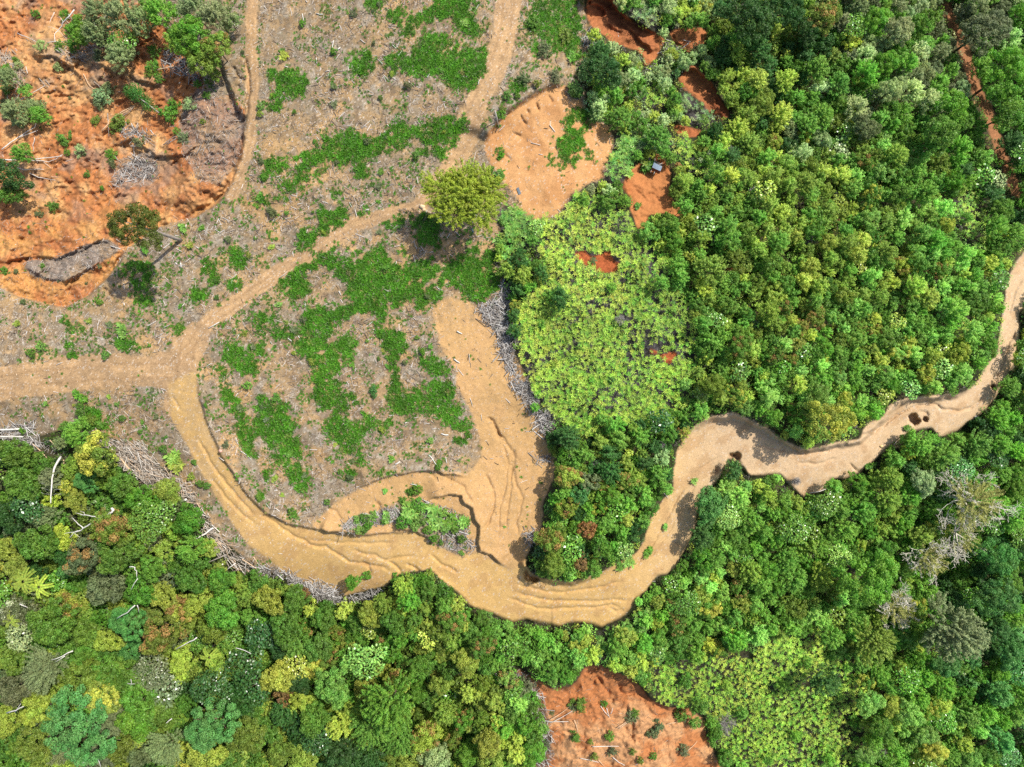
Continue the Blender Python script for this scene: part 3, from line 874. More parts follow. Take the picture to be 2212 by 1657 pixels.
def limbs(bu, p, d, length, r, depth, rng, spread=.6, up=.15, nkid=3, minr=.02):
    """a branching wooden skeleton"""
    n = 4
    pts, q, dd = [p], np.array(p, float), unit(np.array(d, float))
    for _ in range(n):
        dd = unit(dd + rng.normal(0, .16, 3) + [0, 0, up * .3])
        q = q + dd * length / n
        pts.append(q.copy())
    r1 = max(r * .55, minr * .6)
    bu.add(tube(pts, np.linspace(r, r1, n + 1), 6 if r > .06 else 4))
    if depth > 0:
        for k in range(nkid):
            t = rng.uniform(.4, 1) if k else 1.0
            i = t * n
            a = np.array(pts[int(i)]) + (np.array(pts[min(int(i) + 1, n)]) - pts[int(i)]) * (i - int(i))
            nd = unit(dd + rng.normal(0, spread, 3) + [0, 0, up])
            limbs(bu, a, nd, length * rng.uniform(.5, .78), max(r1 * rng.uniform(.6, .9), minr), depth - 1, rng, spread, up, nkid, minr)


def trunk_mesh(hc, R, seed, r0):
    rng = np.random.default_rng(seed)
    bu = Build()
    lean = rng.normal(0, .03 * hc, 2)
    zs = np.linspace(-.4, hc * .92, 7)
    pts = [(lean[0] * (z / hc) ** 2, lean[1] * (z / hc) ** 2, z) for z in np.maximum(zs, -.4)]
    bu.add(tube(pts, np.linspace(r0, r0 * .45, 7), 7))
    for k in range(5):
        th = k * 1.257 + rng.uniform(-.4, .4)
        t = rng.uniform(.55, .9)
        a = np.array(pts[int(t * 6)])
        b = np.array([R * .62 * math.cos(th), R * .62 * math.sin(th), hc + R * .15 * rng.uniform(-1, 1.2)])
        m_ = (a + b) / 2 + [0, 0, .12 * R]
        bu.add(tube([a, m_, b], [r0 * .42, r0 * .3, r0 * .12], 5))
    return bu.mesh('trunk', True)


# species library: size class -> (crown radius, crown half height, crown base height above ground)
def crown_mesh(VFC):
    V, F, c = VFC
    return mesh_from('crown', V, F, c)


LIB = {}


def library(kind, R, H, hc, r0, makers):
    LIB[kind] = dict(R=R, H=H, hc=hc, crowns=[(crown_mesh(f), trunk_mesh(hc, R, 900 + i, r0)) for i, f in enumerate(makers)])


library('billow_s', 1.7, 1.3, 2.6, .09, [crown_billow(1.7, 1.3, 10 + i, .21) for i in range(5)])
library('billow_m', 2.7, 1.9, 5.0, .16, [crown_billow(2.7, 1.9, 30 + i, .24) for i in range(6)])
library('billow_l', 4.2, 2.5, 8.0, .26, [crown_billow(4.2, 2.5, 50 + i, .27, dens=.9) for i in range(4)])
library('dome_l', 5.4, 2.6, 10.0, .32, [crown_billow(5.4, 2.6, 60 + i, .22, dens=.85) for i in range(2)])
library('feather_s', 1.6, 2.2, 2.2, .07, [crown_feather(1.6, 2.2, 70 + i, .23, 46) for i in range(5)])
library('feather_m', 2.5, 2.8, 4.0, .11, [crown_feather(2.5, 2.8, 80 + i, .25, 90) for i in range(5)])
library('feather_l', 4.2, 3.2, 7.5, .2, [crown_feather(4.2, 3.2, 90 + i, .25, 190) for i in range(2)])
library('bigleaf_s', 1.6, 1.2, 2.6, .08, [crown_bigleaf(1.6, 1.2, 100 + i, .42) for i in range(3)])
library('bigleaf_m', 2.8, 1.7, 5.5, .15, [crown_bigleaf(2.8, 1.7, 110 + i, .46) for i in range(3)])
library('bigleaf_l', 4.2, 2.2, 8.0, .22, [crown_bigleaf(4.2, 2.2, 115 + i, .44) for i in range(2)])

# ------------------------------------------------------------------ colours of the plants
LF = np.array([1.0, .98, .86])
COLS = {  # name: (sRGB as lit, word)
    'mid': ((94, 136, 54), 'mid green'), 'olive': ((112, 138, 56), 'olive green'), 'yg': ((146, 166, 72), 'yellow green'), 'lime': ((176, 200, 84), 'lime green'),
    'dark': ((58, 96, 46), 'dark green'), 'teal': ((84, 138, 74), 'blue green'), 'pale': ((146, 168, 116), 'pale green'), 'bright': ((96, 146, 52), 'bright green'),
    'greygreen': ((108, 122, 84), 'grey green'), 'yellow': ((150, 174, 72), 'yellowish'), 'brown': ((136, 112, 72), 'reddish brown'), 'light': ((124, 168, 80), 'light green'),
    'yel': ((184, 208, 92), 'yellow lime'), 'rust': ((142, 112, 70), 'rust coloured')}


def leafcol(name, jit=0.0, rng=None):
    c = lin(COLS[name][0]) * LF
    if rng is not None:
        c = c * (1 + rng.normal(0, jit, 3) * [.8, .5, .9]) * (1 + rng.normal(0, jit))
    return np.clip(c, .004, .8)


LAND = {
    'the small hut': (1417, 363), 'the red patch amid the ferns': (1297, 567), 'the red scar at the top': (1385, 70), 'the yellow-topped road tree': (1788, 890),
    'the half-bare tree': (2108, 1090), 'the S bend': (1600, 945), 'the hairpin': (1290, 1310), 'the lower landslide': (1360, 1540),
    'the bluish clumped dome': (165, 1577), 'the brushwood heap': (330, 1000), 'the white forked trunk': (200, 1130), 'the grey dead bush upslope': (1748, 514),
    'the shaded trail': (2125, 260), 'the road pit': (1985, 908), 'the dark teal dome': (185, 1040), 'the big bright green tree': (1890, 1255),
    'the bluish round crown': (452, 1570), 'the lime oval crown': (596, 1466), 'the green wedge island': (1270, 1110), 'the red-brown gully': (1530, 215),
    'the light oval crown': (720, 1485), 'the pale round crown': (2000, 1040), 'the lime fern bank': (1750, 1540), 'the upper dark tree': (1305, 155),
    'the bright round crown upslope': (1843, 85), 'the round dead bush': (1893, 1625), 'the yellow lime bank': (2105, 480)}
FIELD_LAND = {'the lone dark tree': (300, 490), 'the yellow-green trackside tree': (1000, 425), 'the track junction': (400, 780), 'the fern edge brushwood': (1140, 800),
              'the bush island': (880, 1110), 'the sandy bowl': (1160, 320), 'the grey slab on the slide': (150, 575), 'the fallen green tree': (300, 215),
              'the brushwood heap': (330, 1000), 'the sandy strip': (1090, 1010), 'the long crack': (536, 200), 'the white fallen branches': (70, 350),
              'the tall tree pair at the top': (405, 90), 'the road curve': (560, 1140), 'the small hut': (1417, 363), 'the lower landslide': (1360, 1540),
              'the red scar at the top': (1385, 70), 'the S bend': (1600, 945), 'the hairpin': (1290, 1310), 'the half-bare tree': (2108, 1090)}
DIRS = ['right of', 'below and right of', 'below', 'below and left of', 'left of', 'above and left of', 'above', 'above and right of']
ORD = ['nearest', 'second nearest', 'third nearest', 'fourth nearest', 'fifth nearest', 'sixth nearest', 'seventh nearest', 'eighth nearest', 'ninth nearest', 'tenth nearest',
       'eleventh nearest', 'twelfth nearest', 'thirteenth nearest', 'fourteenth nearest', 'fifteenth nearest', 'sixteenth nearest']
PENDING = []                       # (object, look phrase, u, v)


def write_labels(items, land):
    """what it looks like plus where it stands relative to something easy to find"""
    uv = np.array([(a[2], a[3]) for a in items])
    looks = [a[1] for a in items]
    names = list(land)
    opts = [[] for _ in items]
    for nm in names:
        lu, lv = land[nm]
        d = np.hypot(uv[:, 0] - lu, uv[:, 1] - lv)
        sec = np.round(np.arctan2(uv[:, 1] - lv, uv[:, 0] - lu) / (math.pi / 4)).astype(int) % 8
        groups = {}
        for i in range(len(items)):
            if d[i] > 12:
                groups.setdefault((looks[i], sec[i]), []).append(i)
        for (lk, s_), ids in groups.items():
            for rank, i in enumerate(sorted(ids, key=lambda i_: d[i_])):
                if rank < 12:
                    opts[i].append((d[i] * (1 + .55 * rank), f'{lk}, {ORD[rank]} {DIRS[s_]} {nm}'))
    for it, op in zip(items, opts):
        op = [o_ for o_ in op if len(o_[1].replace('-', ' ').split()) <= 16]
        if op:
            it[0]['label'] = min(op)[1]


# ------------------------------------------------------------------ trees
TEX = {'billow': 'rounded', 'feather': 'feathery', 'bigleaf': 'large-leaved', 'dome': 'clump-domed'}
NAME = {'flush': 'orange_tipped_tree', 'yflush': 'yellow_tipped_tree', 'cream': 'flowering_tree', 'billow': 'broadleaf_tree', 'feather': 'feathery_tree', 'bigleaf': 'large_leaved_tree', 'dome': 'domed_tree'}
SIZES = {'billow': ('billow_s', 'billow_m', 'billow_l'), 'feather': ('feather_s', 'feather_m', 'feather_l'),
         'bigleaf': ('bigleaf_s', 'bigleaf_m', 'bigleaf_l'), 'dome': ('billow_m', 'dome_l', 'dome_l')}
trng = np.random.default_rng(77)
TREES = []                         # (u, v, r) for spacing
tree_items = []
MATS = {None: M_leaf, 'flush': M_flush, 'yflush': M_yflush, 'cream': M_cream, 'gloss': M_gloss}


def sun_boost(u, v, kind):  # sunlit brightness put into the leaf colour, offsetting crown self-shadow
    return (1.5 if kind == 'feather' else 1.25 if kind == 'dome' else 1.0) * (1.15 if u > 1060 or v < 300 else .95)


def add_tree(u, v, r, kind, col, mat=None, label=None, squash=1.0, rot=None, group=None, tall=1.0, stretch=None):
    rw = r * K * (HCAM - float(sample(Z, u, v))) / HCAM
    cls = SIZES[kind][0 if rw < 2.05 else 1 if rw < 3.45 else 2]
    lib = LIB[cls]
    s = rw / lib['R'] * 1.04
    sz = s * squash * trng.uniform(.9, 1.12)
    top = (lib['hc'] * tall + lib['H'] * .5) * sz
    bu_, bv_ = under(u, v, top)
    p = ground(bu_, bv_)
    root = bpy.data.objects.new(NAME.get(mat) or NAME[kind], None)
    COL.objects.link(root)
    root.empty_display_size = .2
    root.location = p
    root.rotation_euler = (0, 0, trng.uniform(0, 6.28) if rot is None else rot)
    sx = s * (stretch or trng.uniform(.92, 1.1))
    root.scale = (sx, s * s / sx, sz)
    cm, tm = lib['crowns'][trng.integers(len(lib['crowns']))]
    c = link('crown', cm, root)
    c.location = (0, 0, lib['hc'] * tall)
    lk_mat = MATS[mat] if mat else (M_gloss if kind == 'bigleaf' else M_leaf)
    if not cm.materials:
        cm.materials.append(None)
    c.material_slots[0].link = 'OBJECT'
    c.material_slots[0].material = lk_mat
    c.color = (*(leafcol(col, .07, trng) * sun_boost(u, v, kind)), 1)
    t = link('trunk', tm, root, M_bark)
    t.scale = (1, 1, tall)
    word = COLS[col][1]
    tip = {'flush': ' orange-tipped', 'yflush': ' yellow-tipped', 'cream': ' cream-flowered', 'gloss': '', None: ''}[mat]
    sizew = 'small ' if rw < 1.75 else '' if rw < 3.2 else 'large '
    root['category'] = 'tree'
    root['group'] = group or ('trees of the lower left forest' if u < 1060 and v > 850 else 'young trees on the right slopes' if u > 1060 else 'trees at the top left')
    if label:
        root['label'] = label
    else:
        tree_items.append((root, f'{sizew}{word}{tip} {TEX[kind]} tree', u, v))
    TREES.append((u, v, r))
    return root


F_, B_, G_, D_ = 'feather', 'billow', 'bigleaf', 'dome'
NOTABLE = [
    # lower left forest
    (185, 1040, 27, D_, 'teal', None, 'dark teal dense dome-shaped tree between paler crowns near the white trunk'), (162, 1085, 25, B_, 'yg'), (32, 983, 33, B_, 'mid'), (5, 993, 20, B_, 'dark'),
    (112, 1080, 20, B_, 'lime'), (135, 1160, 26, B_, 'lime'), (70, 1173, 38, B_, 'mid'), (198, 985, 40, B_, 'olive', 'yflush'), (160, 938, 31, F_, 'mid'), (262, 1053, 28, B_, 'mid'),
    (325, 1123, 42, G_, 'mid'), (362, 1065, 27, B_, 'yg'), (370, 1146, 22, B_, 'yellow'), (352, 1188, 23, B_, 'yellow'), (360, 1225, 17, B_, 'yellow'), (238, 1135, 43, B_, 'olive', 'flush'),
    (250, 1200, 43, B_, 'mid'), (180, 1205, 40, B_, 'greygreen', 'flush'), (148, 1228, 24, B_, 'teal'), (38, 1045, 37, B_, 'mid'), (15, 1120, 32, B_, 'dark'), (12, 1185, 24, B_, 'yg'),
    (30, 1224, 26, B_, 'yg'), (400, 1126, 30, B_, 'bright'), (408, 1188, 31, F_, 'mid'), (411, 1222, 13, B_, 'yellow'), (450, 1185, 22, B_, 'yg'), (92, 1120, 28, F_, 'greygreen'),
    (165, 1577, 74, D_, 'teal', None, 'biggest blue green tree with a lumpy clumped crown in the lower left'),
    (452, 1570, 56, D_, 'teal', None, 'large blue green round tree near the bottom edge, smoother than its twin'),
    (218, 1505, 37, B_, 'yg', 'yflush'), (86, 1518, 34, B_, 'yellow'), (150, 1500, 24, B_, 'yellow'), (60, 1550, 22, B_, 'yellow'), (275, 1345, 40, D_, 'teal'), (350, 1372, 46, B_, 'olive', 'flush'),
    (394, 1430, 29, B_, 'lime'), (384, 1462, 20, B_, 'lime'), (326, 1450, 40, G_, 'greygreen'), (350, 1492, 36, G_, 'greygreen'), (480, 1437, 38, F_, 'olive'), (455, 1487, 40, G_, 'dark'),
    (527, 1442, 38, G_, 'dark'), (545, 1490, 34, G_, 'dark'), (282, 1402, 26, B_, 'teal'), (85, 1452, 46, F_, 'greygreen'), (22, 1428, 30, B_, 'olive'), (108, 1345, 48, B_, 'mid'), (42, 1374, 32, G_, 'pale'),
    (122, 1385, 22, G_, 'mid'), (230, 1267, 38, B_, 'greygreen'), (350, 1290, 30, B_, 'yg'), (390, 1312, 30, B_, 'yg', 'flush'), (432, 1297, 34, B_, 'yg'), (475, 1317, 38, B_, 'bright'), (462, 1355, 34, B_, 'olive'),
    (282, 1467, 34, B_, 'mid'), (300, 1518, 36, B_, 'bright'), (292, 1570, 33, B_, 'bright'), (345, 1545, 34, B_, 'olive'), (75, 1612, 42, B_, 'olive'), (14, 1562, 30, B_, 'yg'), (352, 1620, 40, F_, 'greygreen'),
    (437, 1630, 38, B_, 'yg'), (525, 1592, 40, B_, 'olive'), (182, 1367, 32, B_, 'olive'), (232, 1385, 27, B_, 'yg'), (596, 1466, 33, B_, 'lime', None, 'lime green oval tree crown, brightest in the lower forest'),
    (720, 1485, 40, B_, 'light', None, 'light green smooth oval tree below the orange flushed crown'), (712, 1429, 25, B_, 'olive', 'flush'), (660, 1357, 21, B_, 'bright', 'flush'), (797, 1326, 26, B_, 'yellow'),
    (740, 1320, 22, F_, 'yg'), (923, 1383, 20, G_, 'lime'), (788, 1429, 38, G_, 'light'), (838, 1530, 58, F_, 'mid'), (795, 1575, 46, F_, 'mid'), (860, 1600, 40, F_, 'mid'), (760, 1543, 28, B_, 'yellow'), (797, 1494, 28, B_, 'yg'),
    (915, 1600, 32, B_, 'yellow', 'flush'), (885, 1635, 28, B_, 'yellow'), (675, 1557, 33, B_, 'mid'), (683, 1602, 30, G_, 'dark'), (649, 1512, 25, B_, 'yg'), (579, 1297, 30, B_, 'yg'), (640, 1297, 27, B_, 'mid'), (653, 1642, 30, B_, 'yg'),
    (953, 1477, 24, B_, 'yg'), (1010, 1500, 22, F_, 'yg'), (979, 1600, 21, B_, 'olive', 'flush'), (1053, 1603, 30, B_, 'yg'), (736, 1625, 34, B_, 'dark'), (788, 1640, 34, B_, 'dark'), (905, 1440, 26, B_, 'mid'), (700, 1340, 26, B_, 'mid'),
    (615, 1360, 34, B_, 'mid'), (600, 1405, 24, B_, 'dark'), (880, 1300, 26, F_, 'bright'), (960, 1310, 24, F_, 'mid'), (850, 1345, 24, B_, 'mid'), (560, 1375, 34, G_, 'dark'), (640, 1400, 32, F_, 'mid'), (690, 1400, 30, B_, 'mid'),
    (615, 1505, 22, B_, 'brown'), (760, 1260, 16, B_, 'bright'), (660, 1283, 11, B_, 'rust'),
    (960, 1540, 30, F_, 'olive'), (940, 1650, 34, B_, 'pale'), (1060, 1650, 30, B_, 'yg'), (860, 1472, 26, B_, 'yellow', 'flush'), (1040, 1395, 26, B_, 'mid', 'flush'), (975, 1345, 26, B_, 'mid', 'flush'),
    # wedge between the sandy strip and the road
    (1228, 945, 28, F_, 'dark'), (1186, 1163, 31, B_, 'olive', 'flush'), (1228, 1028, 25, B_, 'yg', 'flush'), (1296, 1046, 19, B_, 'olive', 'flush'), (1270, 1043, 23, B_, 'greygreen'), (1350, 1040, 21, B_, 'olive', 'flush'),
    (1270, 1143, 20, B_, 'rust'), (1255, 1218, 17, B_, 'brown', 'flush'), (1193, 1218, 26, B_, 'olive'), (1253, 1070, 22, B_, 'teal'), (1225, 1100, 23, B_, 'olive', 'flush'), (1320, 1022, 26, F_, 'dark'), (1298, 953, 20, F_, 'olive'),
    (1318, 1068, 24, B_, 'bright'), (1433, 988, 17, B_, 'pale'), (1438, 1053, 18, F_, 'mid'), (1478, 935, 16, F_, 'yg', 'flush'), (1358, 978, 9, G_, 'lime'), (1340, 953, 22, F_, 'mid'), (1385, 945, 22, F_, 'mid'),
    (1395, 1000, 20, F_, 'dark'), (1360, 1090, 22, F_, 'bright'), (1395, 1075, 22, F_, 'mid'), (1240, 1165, 18, G_, 'bright'), (1310, 1130, 22, F_, 'mid'), (1345, 1150, 20, F_, 'bright'), (1300, 1180, 24, B_, 'mid'), (1230, 1195, 22, G_, 'bright'),
    (1350, 1190, 18, G_, 'light'), (1265, 985, 20, F_, 'mid'), (1215, 1065, 20, F_, 'mid'), (1210, 1130, 16, G_, 'mid'), (1280, 1230, 20, B_, 'mid'), (1165, 1195, 14, G_, 'dark'), (1355, 1120, 18, F_, 'yg'),
    # below the road, right
    (1540, 1093, 35, B_, 'teal'), (1572, 1118, 26, G_, 'light'), (1585, 1018, 22, F_, 'dark'), (1518, 1160, 30, F_, 'dark'), (1625, 1128, 26, F_, 'mid'), (1475, 1222, 14, B_, 'mid'), (1600, 1075, 24, F_, 'light'),
    (1795, 905, 46, B_, 'yg', 'yflush', 'large yellow and green tree standing above the road between two bends'), (1765, 868, 30, B_, 'mid'), (1958, 948, 15, B_, 'bright'), (1963, 978, 18, F_, 'yg'), (2000, 1040, 26, B_, 'pale', None, 'pale blue green rounded tree on the slope below the road pit'),
    (2078, 1018, 26, G_, 'teal'), (1718, 1145, 30, G_, 'mid'), (1813, 1203, 24, G_, 'light'), (1860, 1178, 15, B_, 'yellow'), (2160, 1210, 40, B_, 'teal'),
    (1888, 1255, 56, B_, 'bright', None, 'largest bright green tree on the lower right slope'), (2075, 1370, 64, F_, 'greygreen'), (1893, 1394, 44, F_, 'olive'), (1788, 1477, 32, F_, 'dark'), (2158, 1296, 44, B_, 'teal'), (1945, 1433, 17, B_, 'yellow'),
    (1700, 1215, 30, F_, 'mid'), (1780, 1250, 28, F_, 'olive'), (1870, 1108, 28, F_, 'mid'), (1925, 1080, 26, F_, 'olive'), (1990, 960, 30, F_, 'mid'), (2045, 985, 32, F_, 'mid'), (2120, 960, 30, F_, 'mid'),
    # right hillside and the top
    (1295, 108, 25, F_, 'dark'), (1305, 155, 38, B_, 'dark', None, 'dark green rounded tree just below the long red scar'), (1338, 172, 19, B_, 'pale', 'cream'), (1340, 250, 26, F_, 'mid'), (1375, 262, 22, B_, 'mid', 'cream'), (1420, 292, 30, F_, 'mid'),
    (1465, 357, 9, F_, 'rust'), (1613, 30, 52, B_, 'dark'), (1690, 15, 40, B_, 'dark'), (1640, 95, 30, F_, 'dark'), (1590, 110, 24, F_, 'olive'), (1570, 165, 22, F_, 'olive'), (1843, 85, 22, B_, 'lime', None, 'bright yellow green round tree standing out on the upper slope'),
    (1783, 32, 34, B_, 'olive', 'flush'), (1745, 68, 30, B_, 'dark'), (2190, 150, 46, B_, 'bright'), (2128, 62, 46, B_, 'greygreen'), (2178, 245, 36, B_, 'mid'), (2060, 228, 34, B_, 'bright'), (2080, 188, 17, B_, 'pale'), (2040, 290, 35, B_, 'mid'),
    (2063, 390, 22, B_, 'bright'), (2155, 388, 19, G_, 'pale'), (1900, 516, 15, B_, 'mid', 'flush'), (1695, 666, 18, B_, 'mid', 'flush'), (1765, 689, 22, B_, 'olive', 'flush'), (1733, 703, 15, B_, 'yg', 'flush'), (1858, 706, 16, B_, 'olive', 'flush'),
    (1890, 716, 15, B_, 'yg', 'flush'), (1675, 769, 20, B_, 'mid', 'flush'), (1710, 775, 14, B_, 'olive', 'flush'), (1808, 479, 13, B_, 'mid', 'flush'), (2075, 761, 23, B_, 'yellow', None, 'yellowish olive round tree just above the right road curve'), (2003, 811, 20, B_, 'yg', 'yflush'),
    (1540, 580, 34, F_, 'olive'), (1575, 585, 10, B_, 'rust'), (1870, 270, 26, B_, 'greygreen'), (1940, 60, 28, B_, 'pale'), (1890, 40, 28, B_, 'bright'), (1700, 170, 26, F_, 'yg'), (1520, 700, 24, F_, 'mid'), (1600, 800, 22, G_, 'mid'),
    (1210, 645, 24, F_, 'dark'), (1120, 560, 22, B_, 'dark'), (1170, 590, 20, F_, 'dark'), (1400, 500, 22, B_, 'light'), (1455, 520, 22, B_, 'bright'), (1480, 445, 22, F_, 'mid'), (1110, 680, 16, F_, 'dark'), (1112, 660, 14, B_, 'olive', 'yflush'),
    # top left
    (402, 80, 40, B_, 'bright', None, 'taller bright green tree at the edge of the left landslide'), (428, 118, 34, B_, 'olive', None, 'olive green tree just below the taller bright green one'), (368, 82, 22, F_, 'olive'), (463, 100, 30, B_, 'olive', 'flush'), (412, 18, 36, F_, 'greygreen'), (338, 18, 32, F_, 'mid'), (460, 30, 34, F_, 'greygreen'),
    (258, 84, 28, G_, 'mid'), (300, 40, 32, F_, 'greygreen'), (255, 25, 36, F_, 'greygreen'), (200, 20, 30, F_, 'greygreen'), (170, 60, 26, B_, 'bright'), (200, 65, 30, F_, 'greygreen'), (250, 115, 30, F_, 'greygreen'), (455, 140, 24, B_, 'olive'), (495, 45, 22, F_, 'greygreen'),
    (12, 375, 34, B_, 'dark'), (42, 330, 24, F_, 'mid'), (20, 420, 24, B_, 'mid'), (70, 228, 18, F_, 'greygreen'), (55, 195, 14, B_, 'light'), (25, 235, 28, F_, 'greygreen'), (80, 245, 22, F_, 'mid'), (10, 165, 24, F_, 'greygreen'),
]
for row in NOTABLE:
    u, v, r, kind, col = row[:5]
    add_tree(u, v, r, kind, col, row[5] if len(row) > 5 else None, row[6] if len(row) > 6 else None)

# ---- fill the rest of the wood
fern_mask = np.zeros((NV, NU), np.float32)
for pts, dn, _ in FERNS:
    fern_mask = np.maximum(fern_mask, poly_mask(pts) * dn)
red_mask = np.max([poly_mask(p) for p in red_polys + [slide_low]], axis=0)
low_brown = poly_mask(slide_low_brown)
heap_mask = np.max([poly_mask(C(c02, *xy_)) for xy_ in ((830, 420, 1000, 490, 1250, 510, 1340, 620, 1430, 740, 1560, 790, 1660, 890, 1720, 1010, 1640, 1030, 1500, 975, 1330, 890, 1190, 810, 1080, 730, 940, 600, 850, 500),
                     (1640, 1000, 1760, 1100, 1900, 1280, 2010, 1420, 1920, 1420, 1800, 1320, 1720, 1190), (1880, 1350, 2000, 1440, 2212, 1620, 2212, 1660, 2000, 1550, 1860, 1430), (0, 440, 200, 470, 300, 500, 420, 560, 520, 600, 500, 640, 400, 610, 230, 530, 0, 500))] +
                   [poly_mask(C3(c13, 150, 0, 260, 30, 400, 60, 440, 120, 640, 60, 600, 105, 450, 130, 380, 140, 280, 90, 180, 40))], axis=0)
m_forest = ~(m_clear | red_mask | heap_mask) & (s_trail_r < .5)
forest_f = m_forest.astype(np.float32)
forest_soft = blur(m_forest, 6)
ZONES = [  # (u, v, palette, smallest r, largest r, feathery share)
    (100, 1050, 'mid mid dark olive greygreen', 22, 36, .15), (300, 1250, 'mid olive yg bright greygreen', 24, 38, .15), (100, 1450, 'mid olive greygreen yg', 26, 40, .2), (600, 1350, 'mid mid bright olive yg', 20, 32, .25),
    (850, 1350, 'bright mid mid yg olive', 16, 26, .35), (950, 1550, 'mid yg yg olive bright', 18, 28, .4), (600, 1580, 'mid dark olive yg', 24, 36, .2), (1150, 1400, 'bright mid mid light', 16, 24, .5),
    (1300, 1420, 'mid bright light yg', 15, 24, .5), (1500, 1350, 'mid bright light yg mid', 15, 25, .55), (1700, 1350, 'mid bright light olive', 16, 28, .6), (1900, 1150, 'mid bright mid olive', 17, 28, .6), (2080, 950, 'mid dark mid bright', 18, 30, .6),
    (2150, 1450, 'dark teal mid bright', 20, 32, .4), (2000, 1550, 'mid bright yg light', 17, 27, .6), (1250, 1000, 'mid bright dark olive', 15, 24, .6),
    (1550, 480, 'olive mid mid yg', 15, 24, .7), (1600, 700, 'mid olive yg mid', 15, 25, .65), (1750, 450, 'olive olive mid yg', 16, 25, .75), (1800, 250, 'mid olive pale mid', 18, 28, .6), (1950, 150, 'mid pale greygreen bright', 18, 28, .45), (1650, 200, 'olive mid dark yg', 17, 27, .65),
    (1950, 400, 'mid mid light olive', 17, 26, .6), (1850, 650, 'mid mid olive yg light', 15, 24, .65), (2050, 620, 'mid light yg bright mid', 16, 25, .6), (1750, 800, 'yg mid bright light', 15, 24, .55), (2000, 800, 'yg mid light bright', 15, 23, .6),
    (2190, 330, 'dark mid bright', 20, 30, .4), (1420, 180, 'mid yg pale', 14, 22, .6), (300, 40, 'greygreen mid olive', 20, 30, .6)]
ZUV = np.array([(z[0], z[1]) for z in ZONES], float)


def zone_at(u, v):
    return ZONES[int(np.argmin((ZUV[:, 0] - u) ** 2 + (ZUV[:, 1] - v) ** 2 + trng.normal(0, 3500, len(ZONES))))]


N_OF = {}
SMALL = []                         # what stays beyond the 300 largest of a kind


def fill_trees(n_try, keep, mass=False, rmul=1.0):
    cand = np.stack([trng.uniform(-35, PW + 35, n_try), trng.uniform(-35, PH + 35, n_try)], -1)
    ok = (sample(forest_soft, cand[:, 0], cand[:, 1]) > .62) & (sample(fern_mask, cand[:, 0], cand[:, 1]) < .3 + .5 * (trng.random(n_try) < .06))
    out = []
    for u, v in cand[ok]:
        z = zone_at(u, v)
        r = trng.uniform(z[3], z[4]) * rmul
        if sample(forest_soft, u, v) < .9:
            r *= .7
        ang = np.arange(8) * .785
        if np.mean(sample(forest_f, u + .8 * r * np.cos(ang), v + .8 * r * np.sin(ang))) < .9:
            continue
        arr = np.array(TREES)
        d = np.hypot(arr[:, 0] - u, arr[:, 1] - v)
        if np.any(d < keep * (arr[:, 2] + r)):
            continue
        if u < 560 and v < 700:
            continue
        kind = F_ if trng.random() < z[5] else (G_ if trng.random() < .17 else B_)
        cols = z[2].split()
        mat = None
        q = trng.random()
        if kind == B_ and q < .05:
            mat = 'flush'
        elif kind == B_ and q < .13:
            mat = 'yflush'
        elif kind == B_ and q < .16:
            mat = 'cream'
        TREES.append((u, v, r))
        out.append((u, v, r, kind, cols[trng.integers(len(cols))], mat))
    return out


few = [(1190, 640, 18, F_, 'mid'), (1150, 520, 14, F_, 'mid'), (1170, 700, 12, F_, 'mid'), (1320, 620, 14, F_, 'mid'), (1345, 700, 10, B_, 'light'), (1430, 610, 20, F_, 'mid'), (1500, 640, 18, F_, 'mid'), (1300, 905, 16, F_, 'mid'),
       (1155, 880, 12, F_, 'bright'), (1440, 905, 18, F_, 'mid'), (1480, 830, 16, F_, 'light'), (1530, 760, 18, B_, 'mid'), (1320, 820, 10, F_, 'dark'), (1195, 790, 10, F_, 'olive'), (1260, 430, 16, F_, 'mid'), (1160, 490, 16, G_, 'light'),
       (1690, 1480, 16, F_, 'mid'), (1740, 1430, 16, F_, 'mid'), (1850, 1560, 14, B_, 'bright'), (1720, 1590, 15, F_, 'mid'), (1830, 1440, 14, F_, 'mid'), (1500, 1560, 16, F_, 'mid'), (1570, 1480, 15, F_, 'olive'), (1480, 1470, 15, B_, 'mid'),
       (2090, 470, 14, F_, 'mid'), (2120, 420, 13, F_, 'mid'), (1600, 1540, 16, F_, 'mid'), (1660, 1640, 14, F_, 'mid'), (1790, 1640, 16, F_, 'bright')]
new = fill_trees(5000, .72) + fill_trees(6000, .64) + [f + (None,) for f in few]
for f in few:
    TREES.append(f[:3])
have = {}
for r_ in NOTABLE:
    nm = NAME.get(r_[5] if len(r_) > 5 else None) or NAME[r_[3]]
    have[nm] = have.get(nm, 0) + 1
for f in sorted(new, key=lambda f_: -f_[2] + 200 * (not (0 < f_[0] < PW and 0 < f_[1] < PH))):
    nm = NAME.get(f[5]) or NAME[f[3]]
    have[nm] = have.get(nm, 0) + 1
    if have[nm] <= 297 and f not in few[:0]:
        n_tr = len(TREES)
        add_tree(*f)
        del TREES[n_tr:]
    else:
        SMALL.append(f)
SMALL += fill_trees(7000, .5, rmul=.85) + fill_trees(9000, .42, rmul=.7)
print('trees', len(TREES), 'as mass', len(SMALL), have)

